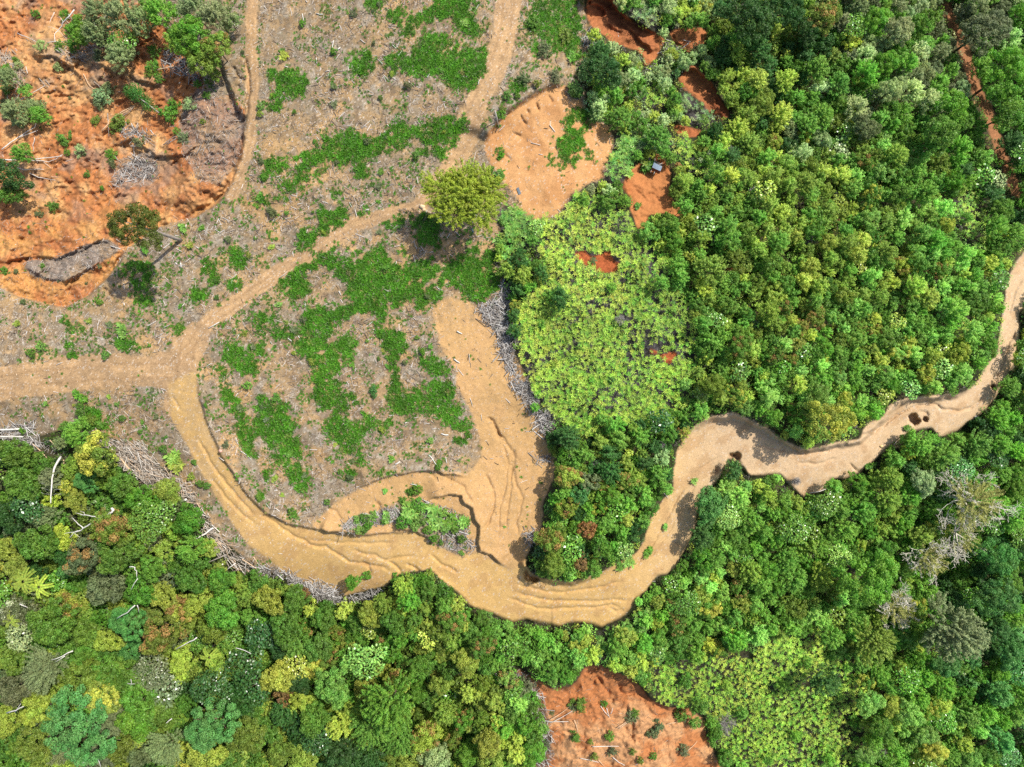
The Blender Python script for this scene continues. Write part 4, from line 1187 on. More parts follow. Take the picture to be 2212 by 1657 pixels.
# ---- the smaller trees that stand in one mass between the counted ones
PROTO = {'feather': [crown_feather(1.6, 2.2, 170 + i, .25, 40) for i in range(4)], 'billow': [crown_billow(1.7, 1.3, 180 + i, .25, .8) for i in range(4)], 'bigleaf': [crown_bigleaf(1.6, 1.2, 190 + i, .42) for i in range(3)]}
mV, mF, mC, mk_ = [], [], [], 0
for u, v, r, kind, col, mat in SMALL:
    pr = PROTO[kind][trng.integers(len(PROTO[kind]))]
    rw = r * K * (HCAM - float(sample(Z, u, v))) / HCAM
    s = rw / 1.62
    hgt = trng.uniform(1.5, 2.3) * s
    b_ = under(u, v, hgt + .6)
    p = ground(*b_)
    a = trng.uniform(0, 6.28)
    V = pr[0] * s
    V = np.stack([V[:, 0] * math.cos(a) - V[:, 1] * math.sin(a), V[:, 0] * math.sin(a) + V[:, 1] * math.cos(a), V[:, 2] + hgt], -1) + p
    c = leafcol(col, .07, trng)[None] * sun_boost(u, v, kind) * (.65 + .8 * pr[2][:, :1]) * (1 + (pr[2][:, 1:2] - .5) * np.array([.35, 0, -.2]))
    mV.append(V)
    mF.append(pr[1] + mk_)
    mC.append(c)
    mk_ += len(V)
MASS = (np.concatenate(mV), np.concatenate(mF), np.concatenate(mC))
yf = link('young_forest', mesh_from('young_forest', *MASS), mat=M_field)
tag(yf, kind='stuff')
print('mass leaves', len(MASS[1]))

# ------------------------------------------------------------------ ground cover that nobody could count
def emit(name, V, F, cols, mat, kind='stuff', label=None):
    o = link(name, mesh_from(name, V, F, cols), mat=mat)
    tag(o, kind=kind, label=label)
    return o


def scatter(mask, spacing, seed, lo=(U0 + 20, V0 + 20), hi=(U1 - 20, V1 - 20)):
    """jittered points where the mask (a 0..1 raster) lets them stand"""
    rng = np.random.default_rng(seed)
    a = np.arange(lo[0], hi[0], spacing)
    b = np.arange(lo[1], hi[1], spacing)
    A, B = np.meshgrid(a, b)
    u = (A + rng.uniform(-.55, .55, A.shape) * spacing).ravel()
    v = (B + rng.uniform(-.55, .55, B.shape) * spacing).ravel()
    k = rng.random(len(u)) < sample(mask.astype(np.float32), u, v)
    return u[k], v[k], rng


# --- undergrowth: low leafy bushes under and between the trees
un_mask = forest_soft * (fern_mask < .3) * (1 - .8 * low_brown) + .25 * fern_mask * (fern_mask > .3)
un_mask = un_mask * (blur(m_forest, 8) > .8)
u, v, rng = scatter(un_mask, 13.5, 501)
lz = [zone_at(a, b) for a, b in zip(u, v)]
bc = np.array([leafcol(z[2].split()[rng.integers(len(z[2].split()))], .12, rng) for z in lz])
bc = bc * np.where(rng.random(len(bc)) < .14, 1.3, .95)[:, None] * np.where(u > 1060, 1.4, 1.0)[:, None]  # extra sunlit brightness put into the bush colour on the right slope
grey = rng.random(len(u)) < .05
bc[grey] = lin((128, 122, 112)) * .6
nl = 46
rb = rng.uniform(.6, 1.3, len(u))
hb = rng.uniform(.7, 2.0, len(u))
d = unit(rng.normal(size=(len(u), nl, 3)) + [0, 0, .45])
d[..., 2] = np.abs(d[..., 2])
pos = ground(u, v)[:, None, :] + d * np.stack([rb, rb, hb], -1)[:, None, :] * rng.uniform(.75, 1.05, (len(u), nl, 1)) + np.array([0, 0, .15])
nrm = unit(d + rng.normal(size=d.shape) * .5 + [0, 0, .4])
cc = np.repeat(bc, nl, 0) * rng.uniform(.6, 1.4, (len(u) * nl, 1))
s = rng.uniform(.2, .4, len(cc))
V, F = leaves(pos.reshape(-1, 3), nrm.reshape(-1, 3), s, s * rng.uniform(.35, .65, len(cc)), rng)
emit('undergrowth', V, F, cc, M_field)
print('undergrowth', len(F))


# --- star-shaped plants: base point, blade count, radius
def stars(base, nb, rad, rise, rng, wid=.2, droop=.5):
    n = len(base)
    th = rng.uniform(0, 6.28, (n, 1)) + np.arange(nb)[None] * 6.28 / nb + rng.normal(0, .22, (n, nb))
    el = rng.uniform(.1, .9, (n, nb)) * rise
    dirv = np.stack([np.cos(th) * np.cos(el), np.sin(th) * np.cos(el), np.sin(el)], -1)
    L = rad[:, None] * rng.uniform(.7, 1.15, (n, nb))
    root = np.repeat(base[:, None, :], nb, 1)
    tip = root + dirv * L[..., None] - np.array([0, 0, 1]) * (L * droop * .3)[..., None]
    midp = root + dirv * L[..., None] * .5 + np.array([0, 0, 1]) * (L * .12)[..., None]
    side = np.stack([-np.sin(th), np.cos(th), np.zeros_like(th)], -1) * (L * wid * .5)[..., None]
    V = np.stack([root, midp + side, tip, midp - side], 2).reshape(-1, 3)
    return V, np.arange(len(V)).reshape(-1, 4)


# --- fern thickets
fm = np.zeros((NV, NU), np.float32)
fcol = np.zeros((NV, NU, 3), np.float32)
for pts, dn, cname in FERNS:
    mk = np.clip(blur(poly_mask(pts), 13) + (fbm(GU, GV, 28, 605, 4) - .5) * .9, 0, 1)
    mk = smooth((mk - .3) / .4)
    fm = np.maximum(fm, mk * dn)
    fcol[mk > .2] = lin(COLS[cname][0]) * LF
fm *= 1 - blur(np.max([poly_mask(p) for p in (scarF, scarG)], axis=0), 2)
thin = smooth((fbm(GU, GV, 34, 601, 3) - .38) * 6)
bald = np.zeros((NV, NU), np.float32)
for bu_, bv_, br in [(1345, 690, 30), (1380, 730, 36), (1410, 740, 26), (1330, 490, 20), (1300, 480, 18), (1360, 760, 22), (1250, 600, 8), (1140, 535, 12), (1205, 600, 10), (1280, 610, 8), (1240, 790, 7), (1440, 60, 24), (1450, 225, 22),
                     (1480, 250, 22), (1345, 900 - 90, 8)]:
    bald = np.maximum(bald, smooth(1.4 - np.hypot(GU - bu_, GV - bv_) / br))
dens = np.clip(fm * (.55 + .45 * thin) * (1 - .72 * bald), 0, 1)
u, v, rng = scatter(dens, 5.2, 611)
tone = fbm(u, v, 60, 621, 3)
c = fcol[np.clip(((v - V0) / STEP).astype(int), 0, NV - 1), np.clip(((u - U0) / STEP).astype(int), 0, NU - 1)]
c = np.where(c.sum(1, keepdims=True) < .01, lin(COLS['lime'][0]) * LF, c)
gt = smooth((fbm(u, v, 110, 627, 4) - .45) * 6)[:, None] * .42
c = c * (1 - gt) + c * np.array([.52, .82, .62]) * gt
c = c * (.85 + .62 * tone)[:, None] * rng.uniform(.75, 1.22, (len(u), 1)) * (1 + rng.normal(0, .07, (len(u), 3)))
green = rng.random(len(u)) < .3
c[green] = c[green] * [.5, .74, .6]
base = ground(u, v, 0) + np.stack([0 * u, 0 * u, rng.uniform(.3, 1.5, len(u)) + .5 * tone], -1)
V, F = stars(base, 9, rng.uniform(.4, .68, len(u)), .8, rng, .19)
emit('fern_thicket', V, F, np.repeat(c, 9, 0) * rng.uniform(.8, 1.2, (len(u) * 9, 1)), M_field)
print('fern', len(F))
# grey withered fern stalks below the green ones
u, v, rng = scatter(np.clip(blur(fm, 6) * .7 + bald * .5, 0, 1) * (fm > .1), 5.2, 631)
base = ground(u, v, 0) + np.stack([0 * u, 0 * u, rng.uniform(.05, .6, len(u))], -1)
V, F = stars(base, 7, rng.uniform(.3, .6, len(u)), .9, rng, .09, .2)
gcol = lin((128, 122, 124)) * .5 * rng.uniform(.5, 1.3, (len(F), 1))
emit('withered_undergrowth', V, F, gcol, M_field)

# --- grass on the cleared field
G1 = []
for off, xy in [
    (c10, (860, 20, 960, 110, 910, 120, 860, 60)), (c10, (1500, 60, 1600, -60, 1850, -60, 1920, 80, 1850, 180, 1960, 260, 1900, 320, 1780, 260, 1700, 150, 1560, 180, 1480, 230, 1340, 230, 1300, 140, 1400, 90)),
    (c10, (1480, 300, 1600, 290, 1720, 370, 1850, 440, 2000, 400, 2020, 480, 1980, 620, 1900, 680, 1860, 780, 1840, 830, 1790, 760, 1700, 740, 1600, 680, 1590, 620, 1480, 640, 1310, 650, 1300, 500, 1380, 420)),
    (c10, (1060, 600, 1150, 470, 1290, 460, 1280, 600, 1180, 650)), (c10, (800, 490, 880, 470, 1020, 430, 1040, 540, 1000, 640, 850, 660, 850, 560)), (c10, (60, 600, 200, 620, 340, 590, 460, 690, 420, 820, 200, 800, 140, 740)),
    (c10, (80, 850, 200, 820, 250, 990, 120, 1010)),
    (c10, (340, 1340, 500, 1270, 620, 1190, 850, 1140, 950, 1180, 1150, 1130, 1250, 1050, 1400, 1110, 1600, 1020, 1780, 1000, 1880, 830, 1820, 960, 1780, 1130, 1700, 1270, 1640, 1310, 1500, 1280, 1400, 1260, 1180, 1280, 1050, 1330, 900, 1370, 700, 1420,
           600, 1350, 500, 1450, 340, 1470)),
    (c10, (920, 1370, 960, 1440, 990, 1580, 880, 1550, 860, 1480)), (c10, (60, 1370, 200, 1380, 300, 1450, 250, 1490, 80, 1420)), (c10, (330, 1510, 450, 1480, 440, 1600, 350, 1600)), (c10, (660, 1470, 540, 1530, 480, 1500, 600, 1460)), (c10, (60, 1470, 150, 1480, 140, 1560, 40, 1560)),
    (c10, (220, 1580, 330, 1570, 320, 1657, 220, 1657)), (c10, (1500, 1290, 1640, 1310, 1640, 1380, 1560, 1360)), (c10, (1330, 1340, 1480, 1290, 1470, 1380, 1340, 1390)), (c10, (1280, 250, 1350, 250, 1340, 310, 1280, 300)), (c10, (1130, 270, 1180, 280, 1170, 330, 1130, 320)), (c10, (1140, 70, 1260, 70, 1240, 210, 1180, 210)),
    (c10, (540, 760, 600, 730, 590, 790, 540, 790)), (c10, (640, 740, 740, 710, 720, 750, 650, 760)), (c10, (950, 0, 1100, -20, 1060, 60, 980, 100)),
    (c11, (340, 330, 480, 310, 660, 310, 520, 410, 400, 510, 350, 440)), (c11, (490, 190, 600, 130, 770, 130, 740, 330, 620, 290)), (c11, (830, 260, 870, 150, 960, 130, 940, 200)), (c11, (1060, 290, 1180, 240, 1260, 220, 1310, 270, 1100, 310)),
    (c11, (190, 770, 350, 680, 550, 560, 700, 460, 860, 420, 890, 480, 940, 500, 820, 540, 700, 600, 560, 640, 400, 720, 490, 860, 380, 960, 320, 960, 300, 880, 200, 840)),
    (c11, (640, 640, 880, 600, 900, 550, 960, 520, 1000, 560, 1060, 450, 1140, 520, 1160, 600, 1300, 640, 1400, 600, 1540, 560, 1600, 700, 1660, 640, 1850, 480, 2040, 480, 2080, 600, 2110, 800, 2050, 900, 1900, 1000, 1860, 930, 1740, 860, 1640, 870, 1560, 960, 1400, 940, 1300, 960,
           1200, 1030, 1110, 1090, 1000, 1020, 880, 1060, 760, 1090, 700, 1130, 640, 1260, 560, 1330, 400, 1220, 420, 1000, 500, 960, 620, 1010, 760, 1000, 850, 940, 770, 850, 860, 790, 740, 760, 640, 680)),
    (c11, (320, 1290, 500, 1270, 640, 1330, 800, 1240, 880, 1300, 900, 1450, 760, 1470, 720, 1600, 700, 1680, 480, 1680, 520, 1500, 380, 1400)), (c11, (1060, 1100, 1130, 1110, 1150, 1200, 1290, 1230, 1330, 1390, 1230, 1400, 1200, 1480, 1260, 1600, 1270, 1680, 1180, 1680, 1150, 1480, 1080, 1330, 1030, 1230)),
    (c11, (1330, 1370, 1450, 1400, 1600, 1440, 1680, 1580, 1560, 1600, 1440, 1500)), (c11, (1350, 960, 1440, 940, 1470, 1030, 1360, 1000)), (c11, (0, 1050, 120, 1020, 160, 1100, 60, 1200, 0, 1220)), (c11, (60, 1210, 380, 1180, 380, 1240, 150, 1260)), (c11, (0, 1280, 50, 1290, 60, 1400, 0, 1430)), (c11, (1350, 200, 1480, 180, 1590, 300, 1580, 500, 1500, 520, 1380, 400)),
    (c11, (0, 40, 110, 40, 90, 100, 0, 110)), (c11, (160, 60, 250, 60, 260, 120, 180, 120)), (c11, (640, 0, 740, 0, 760, 90, 660, 80)), (c11, (1200, 470, 1330, 480, 1320, 560, 1230, 550)), (c11, (600, 560, 620, 640, 660, 700, 560, 690)),
    (c12, (500, -20, 740, -20, 700, 100, 800, 60, 900, 150, 760, 180, 820, 250, 700, 260, 580, 240, 560, 160, 480, 120)), (c12, (0, 180, 240, 160, 350, 380, 330, 460, 430, 740, 450, 860, 400, 1000, 340, 960, 280, 800, 180, 680, 100, 460, 0, 480, -20, 300)), (c12, (0, 20, 90, 120, 120, 300, 60, 380, 0, 200)),
    (c12, (600, 330, 700, 280, 860, 350, 960, 380, 880, 500, 820, 560, 820, 640, 770, 640, 760, 530, 640, 450)), (c12, (1180, -20, 1310, 80, 1280, 200, 1360, 70, 1500, -20, 1680, -20, 1740, 130, 1650, 190, 1810, 200, 1740, 300, 1660, 350, 1500, 240, 1360, 250, 1200, 280, 1140, 160)),
    (c12, (900, 260, 970, 260, 980, 320, 900, 320)), (c12, (1050, 310, 1200, 300, 1150, 390, 1050, 350)), (c12, (1690, 360, 1800, 310, 1850, 380, 1810, 520, 1720, 500)), (c12, (870, 570, 920, 580, 930, 710, 880, 700)), (c12, (1050, 680, 1150, 720, 1160, 780, 1060, 790)), (c12, (1580, 670, 1640, 670, 1630, 740, 1580, 740)),
    (c12, (640, 640, 720, 640, 700, 700, 640, 690)), (c12, (790, 740, 860, 740, 850, 830, 780, 830)), (c12, (1820, 470, 1910, 490, 1900, 590, 1850, 560)), (c12, (960, 320, 1040, 310, 1030, 390, 970, 390)), (c12, (1300, 910, 1410, 910, 1400, 960, 1310, 950)),
    (c01, (1060, 560, 1330, 570, 1330, 700, 1250, 850, 1180, 820, 1080, 700)), (c01, (1700, 600, 1800, 580, 1900, 720, 1900, 880, 1850, 850)), (c01, (2000, 480, 2060, 520, 2150, 600, 2100, 670, 1980, 650)), (c01, (1640, 860, 1780, 830, 1780, 950, 1680, 940)), (c01, (1480, 1150, 1580, 1140, 1580, 1230, 1530, 1220)),
    (c01, (540, 1310, 630, 1310, 630, 1370, 560, 1370)), (c01, (590, 1390, 690, 1400, 670, 1440, 600, 1430)), (c01, (880, 1280, 1000, 1270, 1200, 1290, 1190, 1370, 1080, 1400, 1010, 1360)), (c01, (500, 1110, 620, 1100, 640, 1180, 800, 1170, 800, 1200, 600, 1200)), (c01, (2140, 70, 2212, 70, 2212, 130, 2140, 130)),
    (c01, (1840, 930, 1930, 930, 1900, 1000, 1840, 990)), (c01, (2030, 1330, 2140, 1330, 2212, 1500, 2212, 1620, 2080, 1600, 1930, 1430, 1960, 1330)), (c01, (1880, 1500, 1940, 1530, 1940, 1640, 1900, 1640)), (c01, (1960, 770, 2090, 780, 2060, 860, 2000, 860)), (c01, (1160, 920, 1310, 910, 1300, 990, 1180, 980)), (c01, (70, 1570, 160, 1570, 150, 1620, 80, 1610)),
    (c20, (220, 0, 600, 0, 600, 300, 560, 420, 640, 460, 560, 520, 440, 480, 300, 440, 260, 300, 140, 300, 140, 200)), (c20, (200, 20, 320, 30, 280, 100, 210, 120)), (c20, (170, 390, 290, 390, 280, 450, 190, 450)), (c20, (0, 680, 100, 660, 120, 800, 20, 850)), (c20, (380, 590, 470, 580, 460, 660, 400, 660)),
    (c20, (440, 980, 580, 930, 690, 960, 680, 1080, 640, 1150, 680, 1260, 620, 1350, 560, 1360, 560, 1440, 500, 1430, 400, 1340, 370, 1240, 400, 1160, 500, 1150)), (c20, (320, 1350, 410, 1350, 400, 1420, 330, 1420)), (c20, (420, 1410, 500, 1410, 500, 1460, 430, 1460)), (c20, (660, 1330, 720, 1320, 710, 1390, 670, 1400)), (c20, (620, 780, 700, 760, 800, 860, 780, 960, 700, 900)),
    (c20, (-150, 1060, -100, 1040, -80, 1120, -140, 1160)), (c20, (-170, 1320, -80, 1300, -70, 1440, -120, 1380)), (c02, (1440, 650, 1520, 620, 1560, 760, 1480, 780)), (c02, (1900, 30, 1990, 60, 2100, 180, 2130, 330, 2040, 300, 1960, 200)), (c02, (2050, 340, 2130, 340, 2212, 480, 2212, 700, 2140, 620, 2060, 470)),
    (c02, (720, 220, 880, 200, 920, 400, 700, 400)), (c02, (520, 400, 660, 390, 760, 470, 640, 500, 540, 470)), (c12, (70, 720, 150, 740, 130, 840, 80, 830)), (c12, (20, 940, 90, 950, 80, 1000, 20, 1010))]:
    G1.append(poly_mask(C(off, *xy)))
gm = np.max(G1, axis=0)
gsoft = blur(gm, 5)
speck = fbm(GU, GV, 9, 701, 3)
patch = fbm(GU, GV, 42, 711, 4)
clump = fbm(GU + .5 * GV, GV, 15, 707, 3)
gdens = smooth((blur(gm, 9) + (clump - .5) * 2.3 + (speck - .5) * .8 + (patch - .5) * .9 - .40) / .16)
sparse = smooth((fbm(GU, GV, 13, 721, 3) * .7 + patch * .5 - .645) / .06) * .75     # loose tufts everywhere on the field
on_field = s_clear * (1 - np.clip(s_road * 1.3, 0, 1)) * (1 - np.clip(s_trail * 1.4, 0, .97)) * (1 - np.clip(s_slide + s_bowl + s_sand, 0, .96))
gdens = gdens * smooth((blur(gm, 12) - .06) / .12) * np.clip(1 - 1.2 * s_road, 0, 1)
gdens = np.clip(np.maximum(gdens * np.clip(1 - s_slide, 0, 1), sparse * on_field), 0, 1) * (s_clear > .4)
u, v, rng = scatter(np.clip(gdens * 1.05, 0, 1), 5.0, 731, (-120, -120), (2000, 1320))
tone = fbm(u, v, 30, 741, 3)
inside = sample(gsoft, u, v)
NB = 22
c = lin((84, 138, 34)) * np.ones((len(u), 1))
c = c * (.62 + .72 * tone)[:, None] * rng.uniform(.7, 1.3, (len(u), 1)) * (1 + rng.normal(0, .06, (len(u), 3)))
dry = rng.random(len(u)) < np.where(inside > .4, .04, .16)
c[dry] = lin((150, 152, 84)) * rng.uniform(.6, 1.1, (dry.sum(), 1))
size = rng.uniform(.4, .78, len(u)) * (.55 + .5 * np.clip(inside * 1.4, 0, 1))
base = ground(u, v, .02)
V, F = stars(base, NB, size, 1.35, rng, .13, .9)
parts = [(V, F, np.repeat(c, NB, 0) * rng.uniform(.65, 1.3, (len(u) * NB, 1)))]
# thin weeds round the thick tufts
wd = np.clip(blur(gm, 26) * 1.1 + .12, 0, .75) * smooth((fbm(GU, GV, 24, 751, 4) - .4) * 5) * np.clip(on_field + .5 * s_sand * blur(gm, 26), 0, 1) * (s_clear > .4)
u, v, rng = scatter(wd, 4.4, 752, (-120, -120), (2000, 1320))
c = lin((98, 112, 58)) * rng.uniform(.45, 1.15, (len(u), 1)) * (1 + rng.normal(0, .1, (len(u), 3)))
V, F = stars(ground(u, v, .01), 6, rng.uniform(.14, .34, len(u)), 1.1, rng, .14, .8)
parts.append((V, F, np.repeat(c, 6, 0)))
V, F = np.concatenate([parts[0][0], parts[1][0]]), np.concatenate([parts[0][1], parts[1][1] + len(parts[0][0])])
emit('grass', V, F, np.concatenate([parts[0][2], parts[1][2]]), M_field)
print('grass', len(F))


# --- litter: dry sticks, straw and chips left by the felling
def sticks(base, L, W, th, slope, rng):
    n = len(base)
    ax_ = np.stack([np.cos(th) * np.cos(slope), np.sin(th) * np.cos(slope), np.sin(slope)], -1)
    sd = np.stack([-np.sin(th), np.cos(th), 0 * th], -1)
    a, b = base - ax_ * L[:, None] / 2, base + ax_ * L[:, None] / 2
    w = sd * W[:, None] / 2
    up = np.stack([0 * W, 0 * W, W * .8], -1)
    V = np.stack([a - w, a + up, a + w, b - w * .8, b + up * .8, b + w * .8], 1).reshape(-1, 3)
    k = np.arange(n)[:, None] * 6
    F = np.concatenate([k + [0, 1, 4, 3], k + [1, 2, 5, 4]], 1).reshape(-1, 4)
    return V, F


def litter(mask, spacing, seed, L, W, lift, cols, bias=None, tilt=.12, lo=(-120, -120), hi=(2300, 1700)):
    u, v, rng = scatter(mask, spacing, seed, lo, hi)
    n = len(u)
    p = ground(u, v, 0)
    p[:, 2] += rng.uniform(lift[0], lift[1], n)
    th = rng.uniform(0, 6.28, n) if bias is None else rng.normal(bias[0], bias[1], n)
    V, F = sticks(p, rng.uniform(L[0], L[1], n) * rng.uniform(.5, 1, n), rng.uniform(W[0], W[1], n), th, rng.normal(0, tilt, n), rng)
    cl = np.array([lin(c) for c in cols])[rng.integers(0, len(cols), n)] * .68 * rng.uniform(.7, 1.1, (n, 1))
    return V, F, np.repeat(cl, 2, 0)


def merge(parts):
    Vs, Fs, Cs, k = [], [], [], 0
    for V, F, c in parts:
        Vs.append(V)
        Fs.append(F + k)
        Cs.append(c)
        k += len(V)
    return np.concatenate(Vs), np.concatenate(Fs), np.concatenate(Cs)


M_wood = leaf_material('dry_wood', True, rough=.8, spec=.15, trans=.0)
lit = np.clip(on_field * (.25 + .9 * smooth((fbm(GU, GV, 36, 801, 4) - .42) * 6)) * (1 - .5 * gsoft), 0, 1)
pale = [(206, 192, 176), (180, 164, 146), (150, 134, 118), (226, 218, 208), (128, 112, 96), (110, 96, 82)]
parts = [litter(lit * .75, 3.3, 811, (.2, .6), (.03, .07), (0, .1), pale, tilt=.2),
         litter(lit * .4 * (.4 + 1.2 * smooth((fbm(GU, GV, 20, 818, 3) - .5) * 7)), 6.0, 812, (.5, 1.7), (.06, .13), (.02, .16), pale, tilt=.1),
         litter(np.clip(s_trail * .3 + s_road * .08 + s_sand * .14 + s_sand * smooth((800 - GV) / 160) * .4 + s_bowl * .05, 0, 1) * s_clear, 6, 813, (.15, .4), (.05, .1), (0, .03), [(226, 206, 178), (206, 180, 150), (232, 222, 206)])]
gslab = np.max([blur(poly_mask(p), 5) for p in (slide_grey, slide_grey2, slide_grey3)], axis=0)
parts.append(litter(gslab * .5, 3.6, 814, (.3, 1.3), (.03, .09), (.02, .25), [(178, 168, 156), (140, 130, 118), (206, 198, 188)], tilt=.2))
parts.append(litter(np.clip(s_slide * .25 * (fbm(GU, GV, 40, 815, 3) > .5) + s_low * .25, 0, 1), 6, 816, (.3, 1.6), (.03, .08), (.02, .25), [(160, 140, 118), (196, 180, 160), (120, 104, 88)], tilt=.3))
V, F, c = merge(parts)
emit('wood_litter', V, F, c, M_wood)
print('litter', len(F))

# --- brushwood: pushed-up branches along the edges of the clearing
HEAPS = [(C(c02, 830, 420, 1000, 500, 1250, 520, 1330, 640, 1420, 760, 1540, 800, 1640, 900, 1720, 1010, 1640, 1010, 1500, 960, 1330, 880, 1200, 800, 1080, 720, 960, 600, 860, 500), 1.0, .75, 1.3),
         (C(c02, 1640, 1000, 1760, 1100, 1900, 1280, 2000, 1420, 1920, 1420, 1800, 1300, 1720, 1180), .5, .75, .7), (C(c02, 1880, 1330, 2000, 1440, 2212, 1620, 2212, 1700, 2000, 1560, 1850, 1430), .45, .7, .6),
         (C(c11, 1900, 1000, 2050, 960, 2150, 800, 2190, 900, 2180, 1100, 2212, 1250, 2230, 1500, 2290, 1640, 2180, 1560, 2110, 1400, 2080, 1230, 1980, 1100), .95, None, .5),
         (C(c22, -20, 0, 130, -20, 200, 100, 240, 200, 330, 280, 350, 380, 290, 440, 200, 380, 230, 300, 130, 190, 60, 90), .95, None, .5),
         (C(c22, 200, 630, 340, 640, 330, 690, 220, 680), .7, None, .3), (C(c22, 110, 1290, 200, 1270, 220, 1350, 130, 1400), .7, None, .4),
         (C(c02, 20, 340, 300, 340, 330, 480, 560, 560, 560, 620, 400, 560, 200, 500, 0, 480), .45, None, .4), (C3(c13, 150, 0, 260, 30, 400, 60, 440, 120, 640, 60, 600, 100, 450, 130, 380, 140, 280, 90, 180, 40), .9, None, .5),
         (C(c12, 0, 1560, 200, 1590, 340, 1640, 300, 1680, 0, 1660), .7, None, .4), (C(c20, 590, 330, 700, 320, 720, 400, 640, 430), .7, None, .4), (C(c20, 1280, 400, 1350, 370, 1460, 430, 1400, 560, 1180, 580, 1140, 620, 1280, 640, 1420, 560, 1480, 620, 1380, 650), .5, None, .4),
         (C(c12, 740, 1220, 900, 1160, 1080, 1110, 1200, 1080, 1240, 1130, 1180, 1190, 1000, 1210, 860, 1260, 760, 1260), .75, None, .4), (C(c12, 1440, 1010, 1540, 1050, 1760, 1140, 1840, 1300, 1900, 1400, 1800, 1470, 1700, 1450, 1560, 1290, 1500, 1200, 1420, 1100), .35, None, .3),
         (C(c00, 1250, 1380, 1330, 1420, 1340, 1530, 1180, 1560, 1000, 1600, 1000, 1540, 1100, 1440, 1180, 1330), .6, None, .3), (C(c00, 1000, 1080, 1160, 1100, 1350, 1180, 1240, 1240, 1080, 1200), .5, None, .3), (slide_low_brown, .3, None, .3),
         (C(c00, 560, 160, 900, 180, 980, 420, 800, 520, 620, 560, 500, 420, 640, 330), .35, .5, .4), (C(c00, 1380, 440, 1600, 480, 1760, 640, 1750, 760, 1600, 640, 1440, 600), .4, None, .3), (C(c00, 0, 450, 100, 480, 220, 640, 160, 800, 60, 700, 0, 560), .45, .7, .3)]
parts = []
brush = [(170, 158, 142), (196, 184, 168), (134, 122, 108), (220, 212, 200), (206, 180, 152)]
greyb = [(190, 184, 176), (160, 154, 148), (214, 210, 204), (124, 118, 112)]
for k, (pts, dn, ang, hgt) in enumerate(HEAPS):
    mk = blur(poly_mask(pts), 4)
    bb = np.array(pts)
    lo, hi = bb.min(0) - 8, bb.max(0) + 8
    pal = brush if ang else greyb
    bias = None if ang is None else (-ang, .55)
    parts.append(litter(mk * dn, 2.6, 850 + k, (.6, 1.8), (.05, .11), (.02, hgt), pal, bias, .3, lo, hi))
    parts.append(litter(mk * dn * .6, 4.6, 880 + k, (1.4, 3.6), (.08, .18), (.1, hgt * 1.1), pal, bias, .2, lo, hi))
V, F, c = merge(parts)
emit('brushwood_debris', V, F, c, M_wood)
print('brush', len(F))

# --- stones and clods on the road and slides
u, v, rng = scatter(np.clip(s_road * .05 + s_road * smooth((GU - 1350) / 200) * .14 + slidey * .16, 0, 1) * (.3 + 1.2 * smooth((fbm(GU, GV, 30, 901, 3) - .45) * 6)), 3.6, 903, (-100, -100), (2260, 1700))
oct_v = np.array([(1, 0, 0), (0, 1, 0), (-1, 0, 0), (0, -1, 0), (0, 0, 1)], float)
n = len(u)
p = ground(u, v, -.02)
rs = rng.uniform(.03, .10, n) * np.where(rng.random(n) < .1, 1.7, 1)
V = p[:, None, :] + oct_v[None] * rs[:, None, None] * rng.uniform(.6, 1.3, (n, 5, 1))
k = np.arange(n)[:, None] * 5
F = np.concatenate([k + [0, 1, 4, 4], k + [1, 2, 4, 4], k + [2, 3, 4, 4], k + [3, 0, 4, 4]], 1).reshape(-1, 4)[:, :3]
cs = sample(soil[..., 0], u, v), sample(soil[..., 1], u, v), sample(soil[..., 2], u, v)
c = np.repeat(np.stack(cs, -1) * rng.uniform(.75, 1.35, (n, 1)), 4, 0)
emit('gravel', V.reshape(-1, 3), F, np.clip(c, 0, .9), M_wood)

# ------------------------------------------------------------------ single trees, dead wood, shrubs, hut
field_items, wood_items = [], []
orng = np.random.default_rng(4242)


def at(u, v, h):
    """world point seen at plan (u, v), h above the ground below it"""
    b = under(u, v, h)
    z = float(sample(Z, *b)) + h
    x, y = world_xy(u, v, z)
    return np.array([float(x), float(y), z])


def local_mesh(bu, name, origin, smooth_shade=True):
    bu.V = [v_ - np.asarray(origin) for v_ in bu.V]
    return bu.mesh(name, smooth_shade)


def empty(name, loc):
    o = bpy.data.objects.new(name, None)
    o.empty_display_size = .2
    o.location = loc
    COL.objects.link(o)
    return o


def leafy(name, VFC, parent, loc, col, mat=None):
    o = link(name, mesh_from(name, *VFC), parent, mat or M_leaf)
    o.location = loc
    o.color = (*leafcol(col), 1)
    return o


# the lone dark tree: bare leaning trunk, crown carried out over the slide edge
base = ground(391, 519)
top = at(300, 490, 12.6)
root = empty('lone_tree', base)
tag(root, 'lone dark olive tree with a bare curved trunk at the edge of the left landslide', 'tree')
bu = Build()
d = top - base
pts = [base + d * t + np.array([0, 0, 1.6 * math.sin(t * math.pi) * .6]) for t in np.linspace(-.02, 1, 9)]
bu.add(tube(pts, np.linspace(.34, .17, 9), 8))
for k in range(9):
    th = k * .7
    e = top + np.array([2.6 * math.cos(th), 2.6 * math.sin(th), 1.0 + .5 * math.sin(k * 2.3)])
    bu.add(tube([pts[7 + k % 2], (pts[8] + e) / 2 + [0, 0, .5], e], [.13, .09, .04], 5))
link('trunk', local_mesh(bu, 'trunk', base), root, M_grey)
VFC = crown_billow(4.4, 2.6, 777, .2, .95)
hole = np.hypot(VFC[0][:, 0].reshape(-1, 4).mean(1) + .3, VFC[0][:, 1].reshape(-1, 4).mean(1) - .4) > .75
leafy('crown', (VFC[0], VFC[1][hole], VFC[2][hole]), root, top - base, 'olive').color = (*(lin((98, 112, 48)) * LF * .8), 1)

